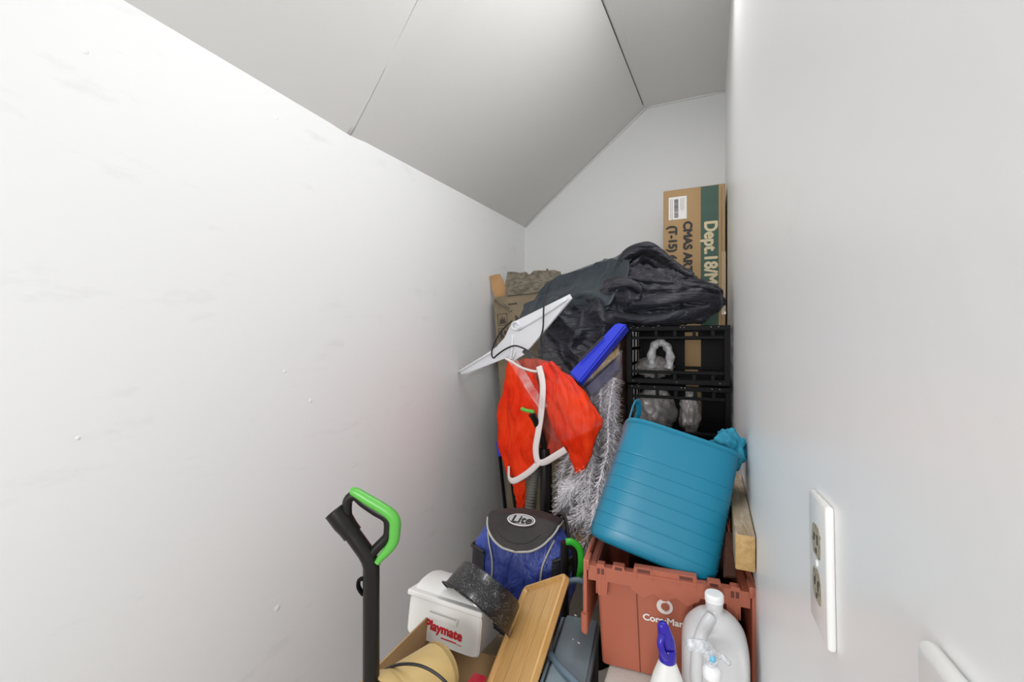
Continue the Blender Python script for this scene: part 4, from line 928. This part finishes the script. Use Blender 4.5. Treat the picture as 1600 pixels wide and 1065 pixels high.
# logo: ring with a notched inner edge
cxl, czl = 0.0, 0.183; nn = 64
bm = bmesh.new()
ysurf = lambda z: yfront(z) - 0.0012
o_ = []; i_ = []
for k in range(nn):
    a = 2 * PI * k / nn; ro = 0.0185; ri = 0.0096 + (0.0030 if (k % 4 < 2 and (a < PI * 0.5 or a > PI * 1.45)) else 0)
    o_.append((cxl + ro * math.cos(a), czl + ro * math.sin(a))); i_.append((cxl + 0.001 + ri * math.cos(a), czl + ri * math.sin(a)))
vo = [bm.verts.new((x, ysurf(z), z)) for x, z in o_]; vi = [bm.verts.new((x, ysurf(z), z)) for x, z in i_]
for k in range(nn): bm.faces.new((vo[k], vo[(k + 1) % nn], vi[(k + 1) % nn], vi[k]))
me_ext = bmesh.ops.extrude_face_region(bm, geom=list(bm.faces)); bmesh.ops.translate(bm, verts=[v for v in me_ext['geom'] if isinstance(v, bmesh.types.BMVert)], vec=(0, 0.0012, 0))
part(obj('logo', bm, m_print, body), 'white ring logo')
sl_ = Vector((0, yfront(0.17) - yfront(0.1), 0.07))
part(text('lettering', 'Core·Mark·', 0.0222, TM((0.004, ysurf(0.148) - 0.0004, 0.148), (1, 0, 0), sl_), m_print, body, bold=0.0008, sx=1.04), 'white printed name')
# things in the tote: dark wooden frame
root = empty('picture_frame', (-0.085, 1.36, 0.345), (rad(-4), 0, rad(4))); tag(root, 'dark brown wooden frame standing inside the salmon tote behind the tub', 'frame')
bm = bmesh.new()
for x in (-0.135, 0.105): box(bm, (x, 0, 0), (x + 0.030, 0.035, 0.34), 0.002, 1)
box(bm, (-0.135, 0.0, 0.0), (0.135, 0.035, 0.03), 0.002, 1); box(bm, (-0.105, 0, 0.305), (0.105, 0.035, 0.335), 0.002, 1)
obj('frame', bm, m_darkwood, root)
bm = bmesh.new(); box(bm, (-0.107, 0.012, 0.03), (0.107, 0.022, 0.306)); part(obj('panel', bm, m_black, root), 'black panel')
o, _ = slab('wood_strip', pD(1134, 830, 1.10), pD(1149, 832, 1.10), pD(1150, 901, 1.02), pD(1133, 899, 1.02), 0.012, m_darkwood, 0.001)
tag(o, 'short dark brown wooden slat leaning in the right end of the tote', 'slat')

# ------------------------------------------------------------------ lumber along the right wall, on the tote rim
root = empty('lumber', (0, 0, 0)); 
bm = bmesh.new()
y0 = 1.10; x1 = XR - 0.002; wz = 0.080; wx = 0.040
zE = 0.642
box(bm, (-wx, 0, 0), (0, 0.462, wz), 0.003, 2)
for f_ in bm.faces:
    if f_.normal.y < -0.9: f_.material_index = 1
root.location = (x1, y0, zE); root.rotation_euler = (rad(1.0), 0, rad(0.0))
o = obj('beam', bm, [m_2x4s, m_2x4], root, angle=40); tag(root, 'weathered length of yellow lumber lying along the right wall behind the jug', 'lumber')
bm = bmesh.new(); box(bm, (0.036, 1.541, FZ), (0.092, 1.562, 0.640), 0.002, 1); tag(obj('wooden_post', bm, m_darkwood), 'dark upright stick carrying the far end of the lumber', 'post')

# ------------------------------------------------------------------ white base box under tote, jug and bottle
bm = bmesh.new(); box(bm, (-0.234, 0.72, FZ), (0.088, 1.538, 0.3255), 0.008, 3)
tag(obj('foam_box', bm, m_foam, angle=40), 'white foam box on the floor carrying tote, jug and spray bottle', 'box')
ZB = 0.3265

# ------------------------------------------------------------------ gallon jug
JC = pD(1116, 1000, 0.955); root = empty('milk_jug', (JC.x, JC.y, ZB), (0, 0, rad(3)))
tag(root, 'empty translucent white plastic gallon jug in front of the salmon tote', 'jug')
bm = bmesh.new(); rings = []
JH = 0.262
for k in range(42):
    t = k / 41 * JH
    if t < 0.012: w_ = 0.058 + 0.008 * math.sqrt(max(0, 1 - ((0.012 - t) / 0.012) ** 2))
    elif t < 0.148: w_ = 0.066
    else:
        s = (t - 0.148) / (0.244 - 0.148)
        w_ = 0.066 * math.sqrt(max(0, 1 - min(s, 1) ** 2.9)) if s < 1 else 0
        w_ = max(w_, 0.0175)
    e = 4.2 if t < 0.15 else 4.2 - 2.2 * min(1, (t - 0.15) / 0.07)
    rg = []
    for (x, y) in srect(w_, w_, e, 72):
        p = Vector((x, y, t))
        # deep recess beside the grip on the front right corner side
        g = math.exp(-(abs(x - 0.014) / 0.034) ** 4 - (abs(t - 0.150) / 0.052) ** 4)
        if y < -0.02: p.y += 0.022 * g
        rg.append(p)
    rings.append(rg)
rings_mesh(bm, rings); obj('body', bm, m_jug, root, smooth=True)
bm = bmesh.new(); tube(bm, [(-0.008, -0.026, 0.240), (-0.022, -0.046, 0.226), (-0.034, -0.062, 0.195), (-0.038, -0.067, 0.150), (-0.037, -0.066, 0.122), (-0.034, -0.056, 0.108)], 0.0122, 12, 8); obj('handle', bm, m_jug, root, smooth=True)
bm = bmesh.new(); lathe(bm, [(0.0165, 0.248), (0.0165, 0.262), (0.0175, 0.262), (0.0192, 0.263), (0.0192, 0.268), (0.0180, 0.269), (0.0192, 0.270), (0.0192, 0.276), (0.017, 0.279), (0.0, 0.2795)], 32); part(obj('cap', bm, m_cap, root, angle=40), 'white screw cap')

# ------------------------------------------------------------------ white spray bottle with deep blue trigger
SC = pD(1043, 1024, 0.88); root = empty('spray_bottle', (SC.x, SC.y, ZB), (0, 0, rad(24)))
tag(root, 'white spray bottle with deep blue trigger head in front of the tote', 'spray bottle')
zn = SC.z - ZB
bm = bmesh.new(); rings = []
for (h, wx_, wy_) in ((0, .040, .026), (0.01, .044, .030), (zn * .35, .044, .030), (zn * .6, .038, .028), (zn * .8, .027, .022), (zn * .93, .017, .016), (zn * .97, .014, .014), (zn, .0135, .0135)): rings.append([(x, y, h) for x, y in srect(wx_, wy_, 2.6, 40)])
rings_mesh(bm, rings); obj('body', bm, m_bottle, root, smooth=True)
tr = empty('t'); bpy.data.objects.remove(tr)
bm = bmesh.new()
lathe(bm, [(0.0155, -0.016), (0.0165, -0.014), (0.0165, 0.006), (0.014, 0.010)], 28, Matrix.Translation((0, 0, zn + 0.006)))
obj('collar', bm, m_trig, root, angle=40)
bm = bmesh.new()   # trigger head: seen from its back, leaning left; a long rounded hood
hd = [((0.000, 0.008, zn + 0.010), .0155, .015), ((-0.001, 0.003, zn + 0.022), .0165, .017), ((-0.004, -0.002, zn + 0.038), .0150, .014), ((-0.009, -0.008, zn + 0.055), .0125, .011), ((-0.013, -0.012, zn + 0.068), .0105, .009), ((-0.014, -0.013, zn + 0.075), .0065, .006)]
rings = []
for c, a, b_ in hd: rings.append([(c[0] + x, c[1] + y, c[2]) for x, y in srect(a, b_, 2.8, 28)])
rings_mesh(bm, rings); obj('spray_head', bm, m_trig, root, smooth=True)
bm = bmesh.new(); tube(bm, [(-0.014, -0.014, zn + 0.052), (-0.021, -0.019, zn + 0.040), (-0.018, -0.021, zn + 0.024), (-0.009, -0.018, zn + 0.008)], 1.0, 12, 6, flat=(0.0055, 0.0065)); obj('trigger', bm, m_trig, root, smooth=True)

# ------------------------------------------------------------------ small clear sprayer in front of the jug
KC = pD(1112, 1052, 0.80); root = empty('clear_sprayer', (KC.x, KC.y, ZB), (0, 0, rad(24)))
tag(root, 'small clear spray bottle with white collar and light blue nozzle before the jug', 'spray bottle')
zk = KC.z - ZB
bm = bmesh.new(); lathe(bm, [(0.030, 0), (0.034, 0.006), (0.034, zk * 0.5), (0.026, zk * 0.8), (0.014, zk * 0.96), (0.013, zk)], 36); obj('body', bm, m_film, root, smooth=True)
bm = bmesh.new(); lathe(bm, [(0.0145, 0.0), (0.0155, 0.002), (0.0155, 0.014), (0.012, 0.020), (0.006, 0.024)], 28, Matrix.Translation((0, 0, zk - 0.006))); part(obj('collar', bm, m_cap, root, smooth=True), 'white collar')
bm = bmesh.new(); tube(bm, [(0.0, 0.0, zk + 0.016), (-0.002, 0, zk + 0.034), (-0.018, -0.006, zk + 0.052), (-0.048, -0.012, zk + 0.062)], lambda t: 0.009 + 0.004 * math.sin(PI * t), 12, 6)
tube(bm, [(0.0, 0, zk + 0.03), (0.020, 0.004, zk + 0.028), (0.034, 0.006, zk + 0.014)], 0.005, 10, 5); part(obj('spray_head', bm, plastic_film('clear_head', (0.85, 0.88, 0.92), 0.5, 0.15, 60), root, smooth=True), 'clear spray head')
bm = bmesh.new(); lathe(bm, [(0.0, -0.006), (0.0055, -0.004), (0.0055, 0.004), (0.0, 0.006)], 16, Matrix.Translation((-0.004, -0.012, zk + 0.036))); part(obj('nozzle_insert', bm, m_lightblue, root, smooth=True), 'light blue insert')

# ------------------------------------------------------------------ slate box with loop tube
A0 = pZ(877, 955, 0.35); A1 = pZ(945, 961, 0.35); A2 = pZ(836, 1075, 0.35)
root = empty('storage_box', (A0.x, A0.y, 0.0)); root.location.z = FZ; tag(root, 'slate blue plastic storage box left of the salmon tote, lid scratched', 'storage box')
dy = (Vector((A2.x, A2.y, 0)) - Vector((A0.x, A0.y, 0))).normalized(); dx = Vector((-dy.y, dy.x, 0)); 
if dx.x < 0: dx = -dx
RM = Matrix(((dx.x, -dy.x, 0, 0), (dx.y, -dy.y, 0, 0), (0, 0, 1, 0), (0, 0, 0, 1)))
Wb = 0.120
bm = bmesh.new(); box(bm, (0.004, -0.44, 0.0), (Wb - 0.010, -0.004, 0.31 - FZ), 0.006, 2, RM); obj('body', bm, m_slated, root)
bm = bmesh.new(); box(bm, (0.0, -0.45, 0.312 - FZ), (Wb - 0.006, 0.0, 0.338 - FZ), 0.006, 2, RM); box(bm, (0.018, -0.43, 0.338 - FZ), (Wb - 0.012, -0.008, 0.350 - FZ), 0.005, 2, RM); obj('lid', bm, m_slate, root, angle=40)
bm = bmesh.new(); tube(bm, [RM @ Vector((0.012, -0.44, 0.3395 - FZ)), RM @ Vector((0.012, -0.01, 0.3395 - FZ))], 0.0022, 6, 0); part(obj('lid_groove', bm, m_slated, root), 'dark groove')
bm = bmesh.new()
for (x, y, l_) in ((903, 1003, .006), (895, 998, .002), (898, 960, .006)):
    p = pZ(x, y, 0.3505) - root.location; tube(bm, [p, p + Vector((l_, -l_ * .5, 0))], 0.0015, 5, 0)
part(obj('scratches', bm, m_print, root), 'white scratches')
bm = bmesh.new()
tube(bm, [pD(925, 920, 1.38), pD(908, 907, 1.38), pD(890, 908, 1.38), pD(878, 925, 1.37), pD(868, 950, 1.34), pD(858, 978, 1.28), pD(853, 1000, 1.21), pD(859, 1020, 1.14), pD(874, 1040, 1.08), pD(899, 1065, 1.02), pD(915, 1085, 0.985)], 0.0083, 14, 8)
o = obj('bent_tube', bm, m_steelb, smooth=True); tag(o, 'bent blue grey tube looping over the slate storage box', 'tube')

# ------------------------------------------------------------------ oak tray
root = empty('wooden_tray', (0, 0, 0)); tag(root, 'long oak coloured wooden tray with raised rim standing on end beside the cooler', 'tray')
sc = 1.0; Rm = (Matrix.Rotation(rad(-25.07), 4, 'Z') @ Matrix.Rotation(rad(-32.67), 4, 'Y') @ Matrix.Rotation(rad(-52.72), 4, 'X'))
root.matrix_world = Matrix.Translation((-0.4452, 1.2249, 0.4261)) @ Rm
wb = 0.1055; lt = 0.02; lb_ = -0.42
bm = bmesh.new()
def rr(w_, z0, z1, r, y):
    pts = []
    for (cx, cz, a0) in ((w_ - r, z1 - r, 0), (-w_ + r, z1 - r, 90), (-w_ + r, z0 + r, 180), (w_ - r, z0 + r, 270)):
        for k in range(6): a = rad(a0 + 18 * k); pts.append((cx + r * math.cos(a), y, cz + r * math.sin(a)))
    return pts
rings_mesh(bm, [rr(wb - 0.006, lb_ + 0.006, lt - 0.006, 0.014, 0.016), rr(wb, lb_, lt, 0.018, 0.010), rr(wb, lb_, lt, 0.018, -0.005), rr(wb - 0.003, lb_ + 0.003, lt - 0.003, 0.016, -0.008), rr(wb - 0.008, lb_ + 0.008, lt - 0.008, 0.014, -0.008), rr(wb - 0.012, lb_ + 0.012, lt - 0.012, 0.012, 0.003)])
obj('board', bm, m_oak, root, angle=35)
bm = bmesh.new()
for x in (-0.036, 0.034): tube(bm, [(x, 0.0031, lb_ + 0.02), (x, 0.0031, lt - 0.03)], 0.0007, 5, 0)
part(obj('plank_joint', bm, m_groove, root), 'dark plank joints')

# ------------------------------------------------------------------ white cooler with red lettering
k_ = 1.30 / 1.15
root = empty('cooler', tuple(Cv + (Vector((-0.6335, 0.9767, 0.4099)) - Cv) * k_), (rad(-7.3), rad(1.9), rad(-0.4)))
tag(root, 'small white hard cooler with red lettering tilted on the cardboard box', 'cooler')
hw = 0.111 * k_; hh = 0.0525 * k_; dp = 0.142 * k_
bm = bmesh.new(); rings = []
for (y, s) in ((0, 0.96), (0.004, 1.0), (dp - 0.004, 1.0), (dp, 0.96)):
    rings.append([(x * s, y, z * s - 0.0) for x, z in srect(hw, hh, 9, 56)])
rings_mesh(bm, rings); bd2 = obj('body', bm, m_cool, root, angle=35)
bm = bmesh.new()   # lid lip and domed lid
box(bm, (-hw - 0.004, -0.010, hh - 0.002), (hw + 0.004, dp + 0.006, hh + 0.014), 0.004, 3)
rings = []
for (x, s) in ((-hw + 0.004, .7), (-hw + 0.012, .96), (0, 1), (hw - 0.012, .96), (hw - 0.004, .7)):
    rings.append([(x, dp / 2 + (dp / 2 - 0.006) * math.cos(PI * k / 14) * s, hh + 0.006 + (0.030 * s) * math.sin(PI * k / 14)) for k in range(15)])
rings_mesh(bm, rings); ld2 = obj('lid', bm, m_cool, root, angle=35)
bm = bmesh.new(); pts = [(-0.052, 0.033), (0.052, 0.033), (0.048, 0.010), (-0.048, 0.010)]; poly_prism(bm, pts, -0.0035, 0.001, 'y', 0.0015); obj('grip_recess', bm, m_cool, bd2)
bm = bmesh.new(); poly_prism(bm, [(-0.048, 0.031), (0.048, 0.031), (0.045, 0.0255), (-0.045, 0.0255)], -0.0038, 0.0, 'y'); part(obj('grip_shade_strip', bm, mat('painted_grip_shade', (0.45, 0.44, 0.42), 0.5), bd2), 'grey strip painted as shade in the grip recess')  # shade of the grip recess put into a raised grey strip
part(text('lettering', 'Playmate', 0.036, TM((0.004, -0.0008, -0.012), (1, 0, -0.03), (0, 0, 1)), m_red, bd2, bold=0.0016, sx=0.98, ext=0.0008), 'red lettering')
bm = bmesh.new(); box(bm, (-0.002, -0.0016, -0.0365), (0.050, 0.0, -0.0335), 0, 1); box(bm, (0.052, -0.0016, -0.0378), (0.068, 0.0, -0.0368)); part(obj('underline', bm, m_red, bd2), 'red underline')
for z in (0.0, 0.02):
    bm = bmesh.new(); tube(bm, [(hw - 0.001, dp * 0.55, z + 0.018), (hw + 0.006, dp * 0.62, z + 0.006), (hw + 0.006, dp * 0.68, z - 0.010), (hw - 0.001, dp * 0.72, z - 0.016)], 0.0035, 8, 5); obj('hinge_boss', bm, m_cool, bd2, smooth=True)

# ------------------------------------------------------------------ speckled roasting pan, tilted on the cooler
PC = pD(756, 929, 1.30); vw = (PC - Cv).normalized(); ri = (Rv - vw * Rv.dot(vw)).normalized(); ui = ri.cross(vw).normalized()
zax = (ri * math.sin(rad(35)) + ui * math.cos(rad(35)) + vw * 0.10).normalized()
xd = (ri * math.cos(rad(35)) - ui * math.sin(rad(35))).normalized(); xd = (xd - zax * xd.dot(zax)).normalized(); yax = zax.cross(xd)
PM = Matrix(((xd.x, yax.x, zax.x, 0), (xd.y, yax.y, zax.y, 0), (xd.z, yax.z, zax.z, 0), (0, 0, 0, 1)))
root = empty('roasting_pan', PC); tag(root, 'black white-speckled enamel roasting pan lying upside down across the cooler', 'pan')
bm = bmesh.new(); R0 = 0.112; hp_ = 0.086
rings_p = [(R0 + 0.010, -hp_ / 2 - 0.002), (R0 + 0.011, -hp_ / 2 + 0.001), (R0 + 0.003, -hp_ / 2 + 0.004), (R0, -hp_ / 2 + 0.008), (R0 - 0.004, 0), (R0 - 0.008, hp_ / 2 - 0.010), (R0 - 0.014, hp_ / 2 - 0.002), (R0 - 0.024, hp_ / 2), (0.0, hp_ / 2 + 0.001)]
inner = [(0.0, hp_ / 2 - 0.003), (R0 - 0.026, hp_ / 2 - 0.004), (R0 - 0.012, hp_ / 2 - 0.012), (R0 - 0.004, -hp_ / 2 + 0.004)]
vs = lathe(bm, rings_p + inner[::1], 72, None, False, False)
rl = [v for v in bm.verts]
bmesh.ops.transform(bm, matrix=Matrix.Diagonal((1, 0.80, 1, 1)), verts=bm.verts)
bmesh.ops.transform(bm, matrix=PM, verts=bm.verts)
obj('shell', bm, m_speck, root, angle=40)

# ------------------------------------------------------------------ cardboard box at lower left, with bucket and cord in it
root = empty('open_carton', (-0.775, 0.80, FZ)); tag(root, 'open brown cardboard box in the lower left, holding the cream bucket', 'cardboard box')
bxw, bxd, bxh = 0.235, 0.42, 0.322 - FZ; t_ = 0.005
for nm, lo_, hi_ in (('side', (0, 0, 0), (t_, bxd, bxh)), ('side', (bxw - t_, 0, 0), (bxw, bxd, bxh - 0.13)), ('side', (t_, 0, 0), (bxw - t_, t_, bxh - 0.09)), ('side', (t_, bxd - t_, 0), (bxw - t_, bxd, bxh - 0.14)), ('bottom', (t_, t_, 0), (bxw - t_, bxd - t_, t_))):
    bm = bmesh.new(); box(bm, lo_, hi_); obj(nm, bm, m_card, root)
# bucket: rim towards upper right/back, lying tilted
b_top = pD(687, 1043, 1.04); b_bot = pD(606, 1107, 0.93)
root = empty('cream_bucket', (b_top + b_bot) / 2); tag(root, 'cream yellow plastic bucket lying tilted in the cardboard box under the cooler', 'bucket')
zax = (b_top - b_bot).normalized(); xd = zax.cross(Vector((0, 1, 0))).normalized(); yax = zax.cross(xd)
BM = Matrix(((xd.x, yax.x, zax.x, 0), (xd.y, yax.y, zax.y, 0), (xd.z, yax.z, zax.z, 0), (0, 0, 0, 1)))
bm = bmesh.new(); Lb = 0.17
lathe(bm, [(0.0, Lb / 2), (0.050, Lb / 2), (0.0545, Lb / 2 - 0.004), (0.056, Lb / 2 - 0.012), (0.066, -Lb / 2 + 0.03), (0.068, -Lb / 2 + 0.03), (0.072, -Lb / 2 + 0.022), (0.072, -Lb / 2), (0.066, -Lb / 2), (0.056, Lb / 2 - 0.014), (0.0, Lb / 2 - 0.008)], 56, BM, False, False)
obj('shell', bm, m_bucket, root, angle=40)
bm = bmesh.new(); lathe(bm, [(0.0572, Lb / 2 - 0.010), (0.0580, Lb / 2 - 0.013), (0.0574, Lb / 2 - 0.016)], 48, BM, False, False); part(obj('base_ring', bm, mat('bucket_ring', (0.36, 0.25, 0.10), 0.6), root, smooth=True), 'darker ring')
bm = bmesh.new(); tube(bm, [pD(585, 1062, 0.98), pD(600, 1047, 0.975), pD(622, 1038, 0.955), pD(650, 1038, 0.935), pD(675, 1048, 0.925), pD(697, 1066, 0.915), pD(712, 1090, 0.91)], 0.0032, 8, 8)
o = obj('power_cord', bm, m_blackrub, smooth=True); tag(o, 'black cord lying over the cream bucket', 'cord')
bm = bmesh.new(); box(bm, (-0.535, 0.93, FZ), (-0.425, 1.20, 0.195), 0.008, 2); tag(obj('black_case', bm, m_black, angle=40), 'black case in shade underneath the white cooler', 'case')
bm = bmesh.new(); box(bm, (-0.02, -0.03, -0.25), (0.02, 0.03, 0.0), 0.006, 2); o = obj('red_can', bm, m_redp, angle=40); o.location = pD(742, 1064, 1.12); tag(o, 'red container corner peeking out below the cooler', 'container')

# ------------------------------------------------------------------ foreground vacuum wand with lime grip
root = empty('stick_vacuum', (0, 0, 0)); ZW = 0.93
base = pD(579, 1065, ZW); root.location = (base.x, base.y, FZ); tag(root, 'black stick vacuum wand with lime green loop grip in the foreground', 'vacuum cleaner')
q = lambda x, y, dz=0.0: pD(x, y, ZW + dz) - root.location
rt = 0.0170
bm = bmesh.new(); tube(bm, [Vector((0, 0, 0.05)), q(580, 1000), q(580, 884), q(577, 873), q(571, 862), q(545, 826)], rt, 28, 0); tubeo = obj('wand_tube', bm, m_tubeblk, root, angle=60)
bm = bmesh.new()
A = q(551, 834); B = q(523, 797); d = (A - B).normalized()
def oriented(bm, prof, P, d, seg=32):
    Mq = Matrix.Translation(P) @ d.to_track_quat('Z', 'Y').to_matrix().to_4x4(); lathe(bm, prof, seg, Mq, False, False)
LL = (A - B).length
oriented(bm, [(0.0195, 0.0), (0.0225, 0.0), (0.0225, LL * 0.5), (0.0205, LL * 0.75), (0.0202, LL), (0.0165, LL), (0.0185, 0.002), (0.0185, 0.03), (0.0, 0.031)], B, d)
obj('hose_cuff', bm, m_tubeblk, root, angle=40)
# loop: dark inner frame
LPT = [(543, 815), (542, 792), (545, 779), (555, 774), (568, 785), (587, 798), (602, 807), (607, 816), (606, 835), (600, 844), (590, 854), (580, 866)]
bm = bmesh.new(); tube(bm, [q(x, y) for x, y in LPT], 1.0, 16, 6, flat=(0.0104, 0.0100)); obj('grip_frame', bm, m_tubeblk, root, smooth=True)
GPT = [(550, 766, .0072), (557, 767, .0098), (575, 778, .0110), (597, 791, .0115), (611, 801, .0118), (618, 812, .0120), (618, 828, .0118), (616, 843, .0110), (608, 856, .0098), (598, 867, .0080), (591, 876, .0060)]
bm = bmesh.new(); GP = [q(x, y, 0.0) - Fv * 0.006 + Vector((0, 0, 0.0)) for x, y, r_ in GPT]
rf = lambda t: GPT[min(int(t * (len(GPT) - 1)), len(GPT) - 2)][2] * (1 - (t * (len(GPT) - 1)) % 1) + GPT[min(int(t * (len(GPT) - 1)) + 1, len(GPT) - 1)][2] * ((t * (len(GPT) - 1)) % 1)
tube(bm, GP, rf, 20, 8); part(obj('grip_cover', bm, m_lime, root, smooth=True), 'lime green grip cover')
bm = bmesh.new(); a_ = q(563, 912); tube(bm, [q(568, 903), q(561, 906), q(560, 915), q(563, 922), q(568, 928)], 1.0, 10, 6, flat=(0.004, 0.007)); obj('cord_hook', bm, m_black, root, smooth=True)
bm = bmesh.new(); box(bm, (-0.13, -0.07, 0.0), (0.13, 0.06, 0.055), 0.02, 3); obj('floor_head', bm, m_tubeblk, root, angle=40)
